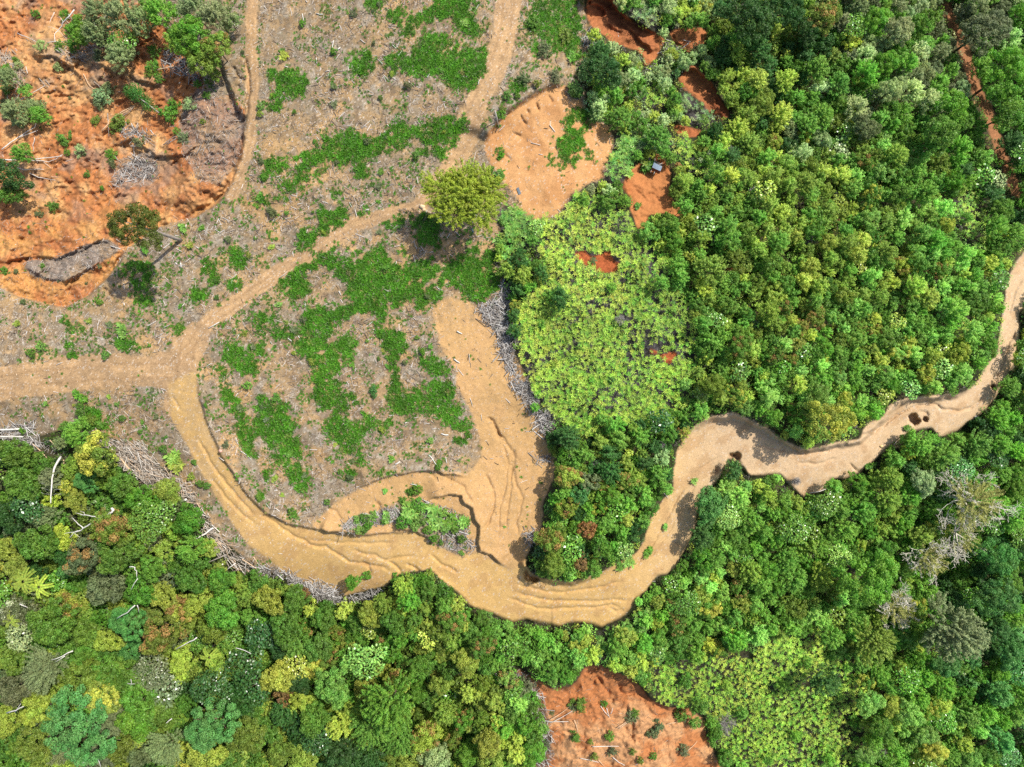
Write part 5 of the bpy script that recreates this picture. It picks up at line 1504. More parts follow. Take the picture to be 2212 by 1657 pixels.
# the tall yellow-green tree beside the track
top = at(1000, 425, 9.5)
bp_ = under(1000, 425, 9.5)
base = ground(*bp_)
root = empty('trackside_tree', base)
tag(root, 'tall yellow-green airy tree beside the diagonal track, casting a dark shadow', 'tree')
bu = Build()
pts = [base + (top - base) * t + np.array([.2 * math.sin(5 * t), .2 * math.cos(4 * t), 0]) for t in np.linspace(-.03, 1, 7)]
bu.add(tube(pts, np.linspace(.36, .16, 7), 8))
for k in range(10):
    th = k * .63
    e = top + np.array([4.4 * math.cos(th), 4.0 * math.sin(th), .9 * math.sin(k * 2.1)])
    bu.add(tube([pts[4 + k % 3], (pts[5] + e) / 2 + [0, 0, .7], e], [.13, .09, .03], 5))
link('trunk', local_mesh(bu, 'trunk', base), root, M_bark)
parts_ = [crown_feather(3.3, 2.4, 779 + i, .22, 120) for i in range(6)]
offs = [(-2.9, 1.0, -.4), (2.7, 1.4, -.5), (.2, 2.3, .0), (-1.2, -1.9, -.3), (2.0, -2.0, -.4), (.2, 0, .9)]
V = np.concatenate([p_[0] + np.array(o_) for p_, o_ in zip(parts_, offs)])
F = np.arange(len(V)).reshape(-1, 4)
c = np.concatenate([p_[2] for p_ in parts_])
V = V * [1.24, 1.1, 1.05]
leafy('crown', (V, F, c), root, top - base, 'yg').color = (*(lin((132, 150, 50)) * LF * 1.3), 1)


M_twig = bark_material('pale_twigs', (222, 214, 196), .85)


# half-bare big trees on the lower right
def half_bare(u, v, r, hc, col, seed, label, leafshare):
    top = at(u, v, hc)
    base = ground(*under(u, v, hc))
    root = empty('half_bare_tree', base)
    tag(root, label, 'tree')
    rng = np.random.default_rng(seed)
    R = r * K * (HCAM - top[2]) / HCAM
    bu = Build()
    bu.add(tube([base - [0, 0, .3], base + (top - base) * .35, base + (top - base) * .62], [.4, .33, .27], 8))
    s = base + (top - base) * .6
    for k in range(9):
        th = k * .7 + rng.uniform(-.2, .2)
        limbs(bu, s + [0, 0, rng.uniform(-.3, 1.2)], (math.cos(th), math.sin(th), rng.uniform(.45, 1.0)), R * rng.uniform(.55, .75), .16, 4, rng, .5, .1, 3, .03)
    link('branches', local_mesh(bu, 'branches', base), root, M_twig)
    V, F, c = crown_feather(R * .95, 2.6, seed, .2, int(150 * leafshare))
    leafy('crown', (V, F, c), root, top - base - [0, 0, .6], col).color = (*(lin((150, 152, 84)) * 1.2), 1)
    TREES.append((u, v, r))


half_bare(2108, 1085, 64, 10.0, 'olive', 1501, 'large half-bare tree, olive beige leaves above pale branches, right slope below the road', 1.0)
half_bare(2080, 1155, 48, 8.5, 'greygreen', 1502, 'mostly leafless grey tree just below the large half-bare olive one', .25)
half_bare(2010, 1208, 44, 8.0, 'olive', 1503, 'thin olive tree with bare twigs, lower left of the large half-bare tree', .55)
half_bare(1938, 1318, 42, 8.0, 'light', 1504, 'pale bare-branched tree beside the largest bright green tree', .4)


# round twiggy dead bushes
def dead_bush(u, v, r, look):
    h = .9
    p = ground(*under(u, v, 1.6))
    rw = r * K * (HCAM - p[2]) / HCAM
    root = empty('dead_bush', p)
    rng = np.random.default_rng(int(u * 7 + v))
    n = 150
    bu = Build()
    bu.add(tube([(0, 0, -.2), (0, 0, .8), (0, 0, 1.3)], [.06, .05, .03], 5))
    link('stem', bu.mesh('stem'), root, M_grey)
    d_ = unit(rng.normal(size=(n, 3)) + [0, 0, .6])
    L = rw * rng.uniform(.6, 1.1, n)
    mid = d_ * (L * .55)[:, None] + [0, 0, 1.2]
    V, F = sticks(mid, L, rng.uniform(.03, .07, n), np.arctan2(d_[:, 1], d_[:, 0]), np.arcsin(d_[:, 2]), rng)
    c = np.repeat(lin((168, 162, 156)) * .7 * rng.uniform(.6, 1.15, (n, 1)), 2, 0)
    V2, F2, c2 = V, F, c
    m2 = mid + d_ * (L * .4)[:, None] + rng.normal(0, .12, (n, 3))
    V3, F3 = sticks(m2, L * .6, np.full(n, .03), rng.uniform(0, 6.28, n), rng.uniform(.1, .9, n), rng)
    link('twigs', mesh_from('twigs', *merge([(V, F, c), (V3, F3, c)])), root, M_wood)
    root['category'] = 'dead bush'
    root['group'] = 'grey dead bushes'
    tree_items.append((root, look, u, v))


for u, v, r in [(1748, 514, 19), (1970, 626, 13), (1893, 1625, 22), (1288, 998, 11), (1232, 983, 8), (2120, 335, 12), (1566, 1562, 24), (1630, 700, 9), (1545, 515, 10), (1575, 325, 12), (1600, 320, 10), (1430, 960, 10), (1860, 1630, 10), (1628, 412, 9),
                (1340, 690, 12), (1810, 420, 9), (1720, 1040, 10), (1832, 1053, 9), (1620, 1200, 10)]:
    dead_bush(u, v, r, 'round grey dead bush' if r > 16 else 'small grey dead bush')


# shrubs: low crowns on a short stem
SHR_F = [mesh_from('foliage', *crown_feather(1.0, .9, 300 + i, .2, 26)) for i in range(4)]
SHR_B = [mesh_from('foliage', *crown_billow(1.0, .8, 310 + i, .17, .9)) for i in range(4)]
SHR_S = []
for i in range(4):
    rr_ = np.random.default_rng(320 + i)
    n = 14
    b = np.stack([rr_.normal(0, .35, n), rr_.normal(0, .35, n), rr_.uniform(.1, .8, n)], -1)
    V, F = stars(b, 9, rr_.uniform(.5, .9, n), .9, rr_, .3)
    SHR_S.append(mesh_from('foliage', V, F, leaf_cols(len(F), rr_)))
bu = Build()
for k in range(4):
    bu.add(tube([(0, 0, -.3), (.1 * math.cos(k * 1.6), .1 * math.sin(k * 1.6), .4), (.4 * math.cos(k * 1.6), .4 * math.sin(k * 1.6), .95)], [.04, .03, .015], 4))
STEM = bu.mesh('stem')


def add_shrub(u, v, r, style, col, group, look=None, mat=None):
    p = ground(*under(u, v, .7))
    rw = r * K * (HCAM - p[2]) / HCAM
    lib = {'f': SHR_F, 'b': SHR_B, 's': SHR_S}[style]
    root = empty('shrub', p)
    root.rotation_euler = (0, 0, orng.uniform(0, 6.28))
    root.scale = (rw * orng.uniform(.88, 1.12), rw * orng.uniform(.88, 1.12), rw * orng.uniform(.8, 1.2) if rw < 1 else rw * .8)
    me = lib[orng.integers(len(lib))]
    o = link('foliage', me, root)
    if not me.materials:
        me.materials.append(None)
    o.material_slots[0].link = 'OBJECT'
    o.material_slots[0].material = mat or M_leaf
    o.location = (0, 0, .45 if style != 's' else .1)
    o.color = (*leafcol(col, .08, orng), 1)
    link('stem', STEM, root, M_grey)
    root['category'] = 'shrub'
    root['group'] = group
    size = 'tiny ' if rw < .45 else 'small ' if rw < .8 else ''
    field_items.append((root, look or f'{size}{COLS[col][1]} ' + {'f': 'feathery shrub', 'b': 'bushy shrub', 's': 'star-leaved shrub'}[style], u, v))


G_sl, G_f, G_is, G_lo = 'shrubs on the left landslide', 'shrubs on the cleared field', 'shrubs on the bush island', 'shrubs on the lower landslide'
for xy in [(560, 1200, 80), (690, 1300, 60), (960, 1340, 64), (970, 1420, 40), (1040, 1060, 84), (1000, 1110, 70), (1200, 1220, 60), (1580, 1190, 56), (1520, 1130, 40), (500, 580, 50), (340, 400, 56), (900, 830, 90), (860, 900, 60), (940, 760, 60), (1330, 590, 80), (1290, 620, 60), (1370, 680, 50), (1330, 450, 70),
           (820, 1040, 50), (740, 1500, 34), (590, 840, 20), (530, 740, 16), (1780, 820, 40), (1500, 900, 60), (1640, 900, 70), (1740, 1050, 30), (570, 1310, 36), (1000, 430, 80), (1130, 460, 70), (900, 330, 90), (700, 330, 80), (520, 400, 60), (640, 400, 70), (850, 480, 60), (1140, 300, 60), (1330, 60, 60), (1240, 30, 60),
           (150, 560, 50), (60, 760, 60), (100, 980, 80), (290, 930, 80), (250, 990, 60), (160, 1060, 70), (40, 900, 60), (210, 740, 40), (50, 620, 60), (130, 520, 40), (1780, 700, 30), (1700, 720, 40), (600, 260, 60), (780, 200, 70), (560, 130, 60), (300, 120, 40), (870, 1620, 24), (1120, 800, 30)]:
    c_ = ['greygreen', 'greygreen', 'mid', 'olive', 'bright', 'pale'][orng.integers(6)]
    add_shrub(xy[0] / 4, xy[1] / 4, xy[2] / 4, 'fb'[int(orng.random() < .3)], c_, G_sl)
for xy in [(450, 130, 60), (330, 190, 40), (360, 640, 30), (840, 640, 26), (240, 345, 16), (30, 690, 50), (130, 690, 30), (490, 770, 16), (730, 790, 16)]:
    add_shrub(xy[0] / 4, 414 + xy[1] / 4, xy[2] / 4, 'f', ['greygreen', 'mid'][orng.integers(2)], G_sl)
for xy in [(1390, 1050, 60), (1260, 1010, 36), (1310, 1060, 40), (1450, 1060, 40), (1130, 1160, 40), (1000, 1150, 50), (920, 1170, 40), (870, 1180, 40), (1270, 1200, 70), (1310, 1130, 60), (1420, 1180, 60), (1560, 1150, 70), (1680, 1190, 60), (1700, 1250, 50), (1790, 1190, 50), (1620, 1110, 40), (1640, 1260, 50),
           (1520, 1220, 40), (1540, 1340, 40), (1780, 1340, 40), (1770, 1470, 20), (1480, 1270, 40), (1380, 1230, 50), (940, 1260, 50), (880, 1270, 40), (970, 1230, 40), (1830, 1200, 30), (1100, 1200, 30), (1600, 1380, 24)]:
    add_shrub(552.7 + xy[0] / 4, 828 + xy[1] / 4, xy[2] / 4 * 1.1, 'bsf'[orng.integers(3)], ['mid', 'bright', 'bright', 'light'][orng.integers(4)], G_is)
for x, y, r in [(330, 640, 44), (300, 655, 30), (455, 640, 20), (590, 700, 40), (610, 690, 26), (310, 800, 30), (320, 815, 24), (490, 800, 30), (830, 690, 34), (850, 715, 20), (500, 880, 30), (390, 830, 16), (20, 560, 70), (60, 600, 60), (90, 600, 50), (40, 680, 60), (20, 720, 60), (80, 720, 50), (90, 770, 60), (60, 800, 50), (110, 820, 50), (80, 840, 50),
                (170, 840, 26), (20, 880, 50), (40, 920, 60), (200, 690, 16), (700, 900, 20), (600, 880, 20), (850, 870, 36), (720, 750, 40), (700, 780, 30), (680, 790, 16), (410, 905, 24), (640, 920, 20), (90, 540, 40), (120, 640, 40)]:
    add_shrub(1105.5 + x * .4349, 1242 + y * .4349, r * .4349, 'fb'[orng.integers(2)], ['greygreen', 'mid', 'olive', 'bright'][orng.integers(4)], G_lo)
# field: dotted seedlings
n_s = 0
while n_s < 150:
    u, v = orng.uniform(10, 1300), orng.uniform(5, 1280)
    if sample(on_field, u, v) < .75 or np.hypot(u - 300, v - 490) < 40 or np.hypot(u - 1000, v - 425) < 80:
        continue
    if u < 620 and v > 700 and orng.random() < .1:
        continue
    add_shrub(u, v, orng.uniform(4, 9) * (1.5 if orng.random() < .15 else 1), 'sbf'[orng.choice(3, p=[.4, .35, .25])], ['light', 'mid', 'bright', 'yg', 'greygreen'][orng.integers(5)], G_f)
    n_s += 1
for u, v, r, st, c_ in [(175, 885, 18, 'f', 'mid'), (150, 925, 22, 'f', 'mid'), (195, 905, 16, 'f', 'olive'), (215, 915, 14, 'f', 'mid'), (178, 860, 12, 's', 'bright'), (372, 990, 18, 's', 'light'), (380, 1005, 18, 's', 'yg'), (352, 970, 10, 'b', 'mid'), (432, 1045, 9, 'b', 'mid'), (445, 1050, 8, 'b', 'mid'), (412, 1030, 9, 'b', 'yg'),
                     (262, 904, 8, 'b', 'mid'), (416, 1000, 7, 'b', 'mid'), (758, 1252, 11, 'b', 'bright'), (792, 1243, 12, 'b', 'bright'), (858, 1250, 14, 'b', 'bright'), (630, 1103, 9, 'b', 'mid'), (705, 1085, 8, 'f', 'mid'), (830, 1062, 7, 's', 'light'), (900, 1060, 12, 'b', 'bright'), (885, 1062, 8, 'b', 'mid'), (1090, 1140, 4, 's', 'light'), (1438, 1140, 7, 's', 'light'),
                     (806, 842, 10, 'b', 'teal'), (808, 852, 9, 'b', 'teal'), (945, 1010, 8, 'b', 'mid'), (1080, 248, 12, 'b', 'mid'), (1095, 205, 12, 'f', 'mid'), (1085, 235, 8, 'b', 'olive'), (1376, 445, 8, 's', 'mid'), (1150, 50, 18, 'f', 'mid'), (1175, 110, 18, 'f', 'greygreen'), (1220, 80, 18, 'f', 'olive'), (1235, 120, 14, 's', 'bright'), (1130, 170, 16, 'f', 'greygreen'), (1200, 165, 16, 'f', 'greygreen'),
                     (1160, 180, 12, 'f', 'olive'), (1080, 375, 12, 's', 'mid'), (1070, 395, 12, 'b', 'mid'), (1060, 365, 9, 'b', 'mid'), (1088, 480, 10, 's', 'light'), (1240, 190, 16, 's', 'light'), (1280, 250, 20, 's', 'light'), (1250, 200, 12, 's', 'mid'), (1262, 440, 12, 'b', 'mid')]:
    add_shrub(u, v, r, st, c_, G_f)
# star-leaved shrubs along the edges of road and thickets
for u, v, r, c_ in [(1110, 470, 20, 'light'), (1105, 500, 20, 'light'), (1140, 510, 18, 'light'), (1080, 520, 16, 'light'), (1190, 962, 10, 'light'), (1195, 972, 8, 'yg'), (1355, 370, 14, 'light'), (1345, 330, 14, 'light'), (1330, 345, 14, 'light'), (1350, 310, 14, 'light'), (1090, 545, 18, 'light'), (1400, 360, 18, 'mid'), (1395, 345, 12, 'olive'), (1245, 920, 12, 'light'),
                     (1400, 1195, 10, 'bright'), (1360, 1215, 12, 'light'), (1340, 1225, 10, 'bright'), (1500, 1040, 8, 'light'), (1570, 1045, 14, 'light'), (1830, 1040, 9, 'bright'), (1715, 1080, 12, 'mid'), (2075, 940, 10, 'mid'), (2100, 915, 8, 'bright'), (1960, 925, 8, 'bright'), (1880, 1005, 9, 'mid')]:
    add_shrub(u, v, r, 's', c_, 'star-leaved shrubs along the thicket edges')


# palms: a crown of arching fronds
def add_palm(u, v, r, h, col, label, nf=9):
    p = ground(*under(u, v, h))
    rw = r * K * (HCAM - p[2]) / HCAM
    root = empty('palm', p)
    tag(root, label, 'palm')
    bu = Build()
    bu.add(tube([(0, 0, -.3), (0, 0, h * .6), (.05, 0, h)], [.1, .08, .07], 6))
    link('stem', bu.mesh('stem', True), root, M_bark)
    rng = np.random.default_rng(int(u))
    Vs, Ts, Ns = [], [], []
    for k in range(nf):
        th = k * 6.28 / nf + rng.uniform(-.25, .25)
        for t in np.linspace(.12, 1, 16):
            for sd in (-1, 1):
                c0 = np.array([math.cos(th) * rw * t, math.sin(th) * rw * t, h + rw * (.5 * t - .75 * t * t)])
                tg = np.array([-math.sin(th) * sd + .5 * math.cos(th), math.cos(th) * sd + .5 * math.sin(th), -.15])
                Vs.append(c0 + unit(tg) * rw * .11)
                Ts.append(tg)
                Ns.append((.1 * math.cos(th), .1 * math.sin(th), 1))
    V, F = leaves(np.array(Vs), unit(np.array(Ns)), rw * .27, rw * .075, rng, .05, np.array(Ts))
    leafy('fronds', (V, F, leaf_cols(len(F), rng)), root, (0, 0, 0), col)


add_palm(50, 1256, 26, 7, 'yg', 'yellow green palm with long fronds near the left edge of the forest')
add_palm(84, 1268, 24, 7, 'lime', 'lime palm with arching fronds right beside the other left-edge palm', 7)
add_palm(452, 1420, 20, 8, 'yellow', 'yellowish palm fronds poking out above the bluish round crown', 6)
add_palm(22, 1340, 18, 7, 'yg', 'small palm with drooping fronds at the left picture edge', 6)
add_palm(1281, 564, 9, .8, 'dark', 'small dark palm on the red patch amid the ferns', 8)
add_palm(240, 995, 14, 3, 'yg', 'spiky low palm at the foot of the brushwood heap', 10)


# dead wood: each trunk or forked branch is one piece
def wood(name, strands, mat, look, cat, label=None, group=None, lift=.15, h=None):
    """strands: lists of plan points with start and end radius (m); h gives heights above ground along the strand"""
    first = None
    bu = Build()
    for pts, r0, r1 in strands:
        n = len(pts)
        P = []
        for i, (u, v) in enumerate(pts):
            t = i / max(1, n - 1)
            hh = lift + r0 if h is None else h[0] * (1 - t) + h[1] * t
            P.append(at(u, v, hh))
        P = np.array(P)
        # finer, slightly crooked
        tt = np.linspace(0, n - 1, max(3, 2 * n - 1))
        Q = np.stack([np.interp(tt, np.arange(n), P[:, k]) for k in range(3)], -1)
        Q[1:-1] += orng.normal(0, .05, (len(Q) - 2, 3)) * [1, 1, .5]
        bu.add(tube(Q, np.linspace(r0, r1, len(Q)), 7 if r0 > .06 else 5))
        if first is None:
            first = P[0].copy()
    o = link(name, local_mesh(bu, name, first), None, mat)
    o.location = first
    o['category'] = cat
    if group:
        o['group'] = group
    if label:
        o['label'] = label
    else:
        wood_items.append((o, look, pts[0][0], pts[0][1]))
    return o


G_w = 'dead logs and trunks at the forest edge'
wood('fallen_log', [(C(c02, -30, 400, 90, 398, 172, 394), .2, .17)], M_white, 'thick bleached white log', 'log', group=G_w, lift=.4)
wood('fallen_log', [(C(c02, -30, 458, 100, 456, 200, 462), .17, .12)], M_white, 'long bleached white log', 'log', group=G_w, lift=.4)
wood('fallen_log', [(C(c02, -30, 474, 100, 470, 195, 470), .1, .08)], M_white, 'thin bleached white log', 'log', group=G_w, lift=.3)
wood('fallen_log', [(C(c02, 250, 498, 310, 545, 350, 590, 434, 670), .11, .07)], M_beige, 'long beige log', 'log', group=G_w)
wood('dead_tree', [(C(c02, 525, 635, 490, 690, 468, 740, 450, 820, 443, 920, 438, 1035), .2, .08)] + [(C(c02, 443, y, 443 + s * 40, y - 15, 443 + s * 85, y - 28 + k * 14), .05, .02) for y in (890, 930, 970) for s, k in ((-1, 0), (1, 1))], M_white,
     '', 'dead tree', 'tall pale curved dead trunk with side twigs, standing left of the dark teal dome', h=(4, 9))
wood('dead_tree', [(C(c02, 962, 1078, 978, 1092, 970, 1112, 890, 1150, 830, 1180, 780, 1212, 720, 1252, 690, 1270, 640, 1292, 600, 1335), .2, .05), (C(c02, 845, 1160, 800, 1150, 740, 1140, 690, 1128, 650, 1118), .1, .03), (C(c02, 720, 1250, 680, 1215, 640, 1185, 620, 1160), .09, .03),
                   (C(c02, 690, 1272, 640, 1285, 590, 1290, 550, 1300), .08, .02), (C(c02, 788, 1212, 796, 1240, 785, 1275), .06, .02), (C(c02, 640, 1292, 660, 1310, 690, 1330), .05, .02), (C(c02, 740, 1140, 720, 1110, 690, 1100), .05, .02), (C(c02, 930, 1132, 940, 1150, 930, 1172), .04, .02)], M_white,
     '', 'dead tree', 'large white forked dead tree lying over the lower left crowns', h=(8.5, 8.5))
wood('dead_tree', [(C(c02, 1612, 1000, 1500, 1062, 1420, 1112), .19, .13)], M_white, 'straight white dead trunk', 'dead tree', group=G_w, h=(1.5, 2.5))
wood('dead_tree', [(C(c02, 1842, 1250, 1800, 1275, 1750, 1312, 1680, 1352, 1636, 1412), .19, .1)], M_white, 'curved white dead trunk', 'dead tree', group=G_w, h=(1.2, 2.5))
for xy, r0, look in [((890, 525, 1040, 640), .1, 'long beige log'), ((1036, 640, 1136, 765), .18, 'thick split beige log'), ((1215, 700, 1290, 800, 1420, 882), .12, 'long grey brown log'), ((1952, 1480, 1740, 1570), .1, 'slender grey log'), ((1926, 1560, 1820, 1642), .12, 'bleached white log'), ((2034, 1553, 1948, 1617), .1, 'short bleached log'),
                     ((820, 815, 910, 808), .08, 'short white log'), ((830, 845, 908, 832), .07, 'thin white log'), ((162, 995, 80, 1032), .12, 'bleached white log'), ((548, 660, 560, 740), .09, 'short beige log'), ((1690, 1560, 1735, 1650), .06, 'thin beige log'), ((1870, 1370, 1920, 1418), .07, 'short beige log'), ((1240, 920, 1340, 850), .06, 'thin grey branch'),
                     ((1060, 745, 1150, 775, 1290, 790), .06, 'thin grey branch'), ((2090, 1520, 2212, 1600), .08, 'long beige log'), ((1700, 1030, 1740, 1110), .07, 'thin beige log'), ((910, 440, 830, 420), .1, 'short beige log'), ((430, 490, 500, 560), .09, 'split beige log'), ((440, 500, 480, 560), .06, 'thin beige log'), ((1520, 935, 1660, 945), .07, 'slender beige log'),
                     ((2190, 1500, 2230, 1560), .07, 'short beige log'), ((2125, 1540, 2120, 1640), .05, 'thin white branch')]:
    wood('fallen_log', [(C(c02, *xy), r0, r0 * .7)], M_white if 'white' in look or 'bleach' in look else M_beige if 'beige' in look else M_grey, look, 'log', group=G_w, lift=.9 if xy[1] < 1000 and xy[0] > 880 else 2.2 if xy[1] > 1400 else .9)
wood('dead_branch', [(C(c02, 1118, 1585, 1165, 1590, 1178, 1620, 1182, 1680), .09, .05)], M_white, 'hooked pale branch', 'branch', h=(9, 9))
for xy, s_ in [((1190, 30, 1160, 75, 1130, 130), .07), ((1165, 262, 1100, 320, 1010, 375), .1), ((1185, 260, 1200, 325), .07), ((1700, 540, 1640, 575, 1520, 640), .12), ((630, 655, 540, 700, 440, 735), .11), ((560, 700, 480, 750), .08), ((60, 1190, 140, 1165, 205, 1135), .14), ((130, 1190, 180, 1110), .06), ((1485, 1240, 1435, 1280), .1),
               ((1945, 1105, 1905, 1160), .1), ((2035, 630, 2110, 650, 2170, 680), .07), ((170, 250, 240, 280), .08), ((660, 1650, 780, 1590, 850, 1580), .08), ((840, 1580, 870, 1657), .07), ((300, 1390, 345, 1380), .07), ((730, 1345, 740, 1390), .06), ((830, 1410, 890, 1412), .06), ((1130, 900, 1130, 960), .05), ((1100, 935, 1165, 940), .05)]:
    wood('dead_branch', [(C(c03, *xy), s_, s_ * .5)], M_white, 'bleached bare branch' if s_ > .08 else 'thin bleached twig', 'branch', group='bare branches among the lower left crowns', h=(9.5, 9.5))
# white branches across the left slide
G_s = 'fallen dead branches on the left landslide'
wood('dead_branch', [(C(c00, 642, 85, 600, 140, 560, 180, 535, 225, 500, 265, 472, 295, 476, 362), .11, .05), (C(c00, 500, 262, 450, 235, 415, 232), .05, .02), (C(c00, 548, 195, 520, 150, 490, 148), .05, .02), (C(c00, 500, 265, 540, 310, 580, 330), .04, .02)], M_white, 'tall forked white branch', 'branch', group=G_s, h=(2, 2))
for xy, s_ in [((726, 264, 660, 275, 580, 276, 560, 262), .08), ((714, 168, 690, 205, 670, 270, 662, 345), .07), ((470, 108, 450, 150, 430, 195), .07), ((150, 290, 230, 320, 312, 362), .08), ((410, 372, 480, 355, 580, 366), .07), ((0, 955, 70, 905, 150, 850, 195, 745), .1), ((175, 865, 240, 830, 300, 795, 385, 742), .09), ((15, 1292, 90, 1230, 155, 1190, 230, 1140, 300, 1100, 345, 1010), .1),
               ((150, 1192, 240, 1160, 325, 1128), .08), ((-20, 1380, 100, 1380, 210, 1378, 320, 1372, 420, 1364, 535, 1348), .13), ((210, 1380, 300, 1392, 420, 1398, 480, 1380, 540, 1335), .08), ((55, 1425, 130, 1445, 215, 1470, 300, 1462, 380, 1466), .08), ((255, 1498, 330, 1532, 400, 1545, 480, 1558), .07), ((375, 1400, 440, 1450), .05), ((300, 1190, 285, 1260, 290, 1310), .06), ((45, 690, 60, 790, 68, 900), .07),
               ((530, 540, 640, 490, 740, 440), .06), ((700, 360, 800, 320, 900, 230), .06), ((820, 210, 930, 130, 1010, 95), .08), ((780, 220, 880, 160, 960, 110), .06), ((1200, 250, 1230, 200, 1245, 150), .05), ((1250, 150, 1340, 170, 1400, 210), .06), ((1280, 40, 1350, 120, 1400, 180), .05), ((975, 270, 985, 360), .05)]:
    wood('dead_branch', [(C(c00, *xy), s_, s_ * .45)], M_white, 'long white fallen branch' if s_ >= .09 else 'white fallen branch' if s_ > .06 else 'thin pale fallen branch', 'branch', group=G_s, lift=.5)
for xy in [(960, 1025, 1060, 960, 1165, 908), (975, 1030, 1080, 970, 1165, 920), (1000, 1035, 1090, 985, 1150, 930), (1410, 1255, 1500, 1190, 1620, 1130), (1440, 1250, 1540, 1185, 1645, 1135), (1040, 1240, 1120, 1160, 1190, 1090), (1060, 1235, 1150, 1150, 1200, 1080), (1145, 1250, 1165, 1340, 1185, 1410), (720, 640, 760, 720, 810, 770), (810, 705, 880, 770, 940, 830), (340, 680, 390, 740, 480, 780), (390, 690, 430, 740),
           (985, 1340, 1020, 1380, 1045, 1405), (1230, 1170, 1280, 1220, 1340, 1260), (1100, 1150, 1180, 1130, 1250, 1135), (1350, 610, 1420, 590, 1500, 570), (880, 1130, 930, 1070, 945, 1030), (1700, 1330, 1740, 1250), (1845, 870, 1862, 915), (1790, 920, 1815, 980), (930, 980, 940, 1180)]:
    wood('fallen_log', [(C(c00, *xy), .09, .05)], M_grey if orng.random() < .6 else M_beige, 'slim grey brown fallen trunk', 'log', group='slim fallen trunks on the left landslide', lift=.3)
for xy in [(185, 720, 240, 690, 290, 650), (190, 735, 250, 705, 300, 675), (180, 728, 280, 728), (520, 760, 570, 730, 615, 700), (530, 765, 600, 715), (440, 650, 480, 700), (470, 660, 485, 710), (400, 852, 470, 848, 530, 850), (850, 885, 890, 855, 920, 825), (340, 910, 430, 930), (500, 905, 530, 930, 560, 945), (310, 720, 325, 760, 330, 790), (770, 740, 830, 730), (430, 920, 460, 950), (650, 920, 610, 945), (490, 690, 500, 660)]:
    wood('fallen_log', [(C3(c23, *xy), .08, .04)], M_beige if orng.random() < .6 else M_white, 'slim pale fallen trunk', 'log', group='slim fallen trunks on the lower landslide', lift=.3)
# logs scattered on the field and the road edge
G_fl = 'short logs lying on the cleared field'
for off, xy, r0 in [(c12, (1600, 435, 1662, 446), .13), (c12, (1495, 620, 1540, 670, 1572, 720), .09), (c12, (1203, 700, 1242, 676), .13), (c02, (2080, 585, 2130, 620, 2168, 658), .08), (c01, (1800, 1180, 1895, 1127), .08), (c10, (520, 118, 580, 125), .09), (c10, (705, 430, 728, 412), .12), (c10, (655, 440, 668, 390, 672, 350), .08), (c10, (400, 120, 412, 180), .08),
                    (c10, (520, 500, 526, 550), .07), (c10, (245, 575, 285, 592), .07), (c10, (710, 1030, 765, 970), .05), (c10, (910, 1110, 985, 1045), .05), (c10, (800, 840, 804, 880), .05), (c10, (1920, 730, 1926, 690), .08), (c10, (1480, 670, 1500, 640), .08), (c10, (900, 340, 945, 375), .06), (c10, (600, 620, 640, 610), .07), (c10, (1180, 390, 1210, 420), .07),
                    (c10, (440, 20, 430, 0), .07), (c10, (295, 70, 310, 140), .05), (c11, (715, 860, 735, 895), .08), (c11, (1560, 820, 1605, 850), .07), (c11, (1735, 1205, 1780, 1228), .12), (c11, (1710, 1445, 1760, 1478), .12), (c11, (1840, 1400, 1845, 1480), .05), (c11, (275, 1265, 310, 1292), .08), (c11, (365, 1245, 385, 1285), .07), (c11, (1040, 570, 1078, 592), .08),
                    (c11, (1205, 630, 1212, 600), .07), (c11, (1220, 775, 1240, 755), .07), (c11, (200, 745, 270, 690), .05), (c11, (950, 160, 975, 152), .1), (c11, (920, 400, 1000, 480), .0), (c12, (1285, 345, 1305, 338), .1), (c12, (1520, 398, 1560, 388), .06), (c12, (1195, 130, 1180, 160), .05), (c12, (1550, 1120, 1590, 1150), .0), (c12, (1360, 300, 1400, 290), .06),
                    (c12, (1335, 870, 1398, 885), .09), (c12, (1640, 640, 1650, 690), .08), (c12, (1195, 760, 1225, 805), .08), (c12, (1945, 270, 1950, 320), .05), (c12, (1850, 130, 1870, 200), .06), (c12, (1400, 550, 1520, 556), .05), (c12, (190, 1470, 230, 1475), .05), (c12, (1640, 450, 1690, 400), .0), (c01, (1390, 445, 1395, 475), .08), (c01, (955, 470, 1040, 495), .08),
                    (c01, (1560, 615, 1565, 655), .1), (c01, (1690, 475, 1720, 490), .07), (c01, (1515, 615, 1530, 630), .09), (c01, (1130, 105, 1138, 155), .08), (c01, (1560, 1000, 1590, 970), .07), (c01, (1070, 960, 1075, 985), .08), (c01, (225, 1235, 235, 1205), .07), (c01, (485, 1500, 540, 1475), .06), (c01, (2050, 1270, 2065, 1235), .07), (c01, (1605, 310, 1610, 285), .09),
                    (c02, (935, 130, 940, 100), .06), (c02, (860, 150, 866, 100), .05), (c02, (1065, 450, 1075, 400), .06), (c02, (890, 380, 895, 340), .06), (c02, (2030, 120, 2055, 85), .07), (c02, (1860, 415, 1890, 405), .07), (c02, (1890, 640, 1935, 670), .07), (c20, (60, 1120, 66, 1125), .0), (c20, (325, 1080, 372, 1140), .09), (c20, (165, 1235, 245, 1255), .06),
                    (c20, (915, 280, 922, 320), .06), (c20, (1475, 345, 1540, 362), .06), (c20, (230, 1332, 265, 1336), .06), (c32, (360, 947, 450, 930, 520, 905), .09), (c32, (2060, 310, 2100, 320), .0)]:
    if r0 > 0:
        wood('log', [(C(off, *xy), r0, r0 * .75)], M_white, 'short thick white log' if r0 > .1 else 'short white log' if r0 > .06 else 'thin white stick', 'log', group=G_fl, lift=.06)
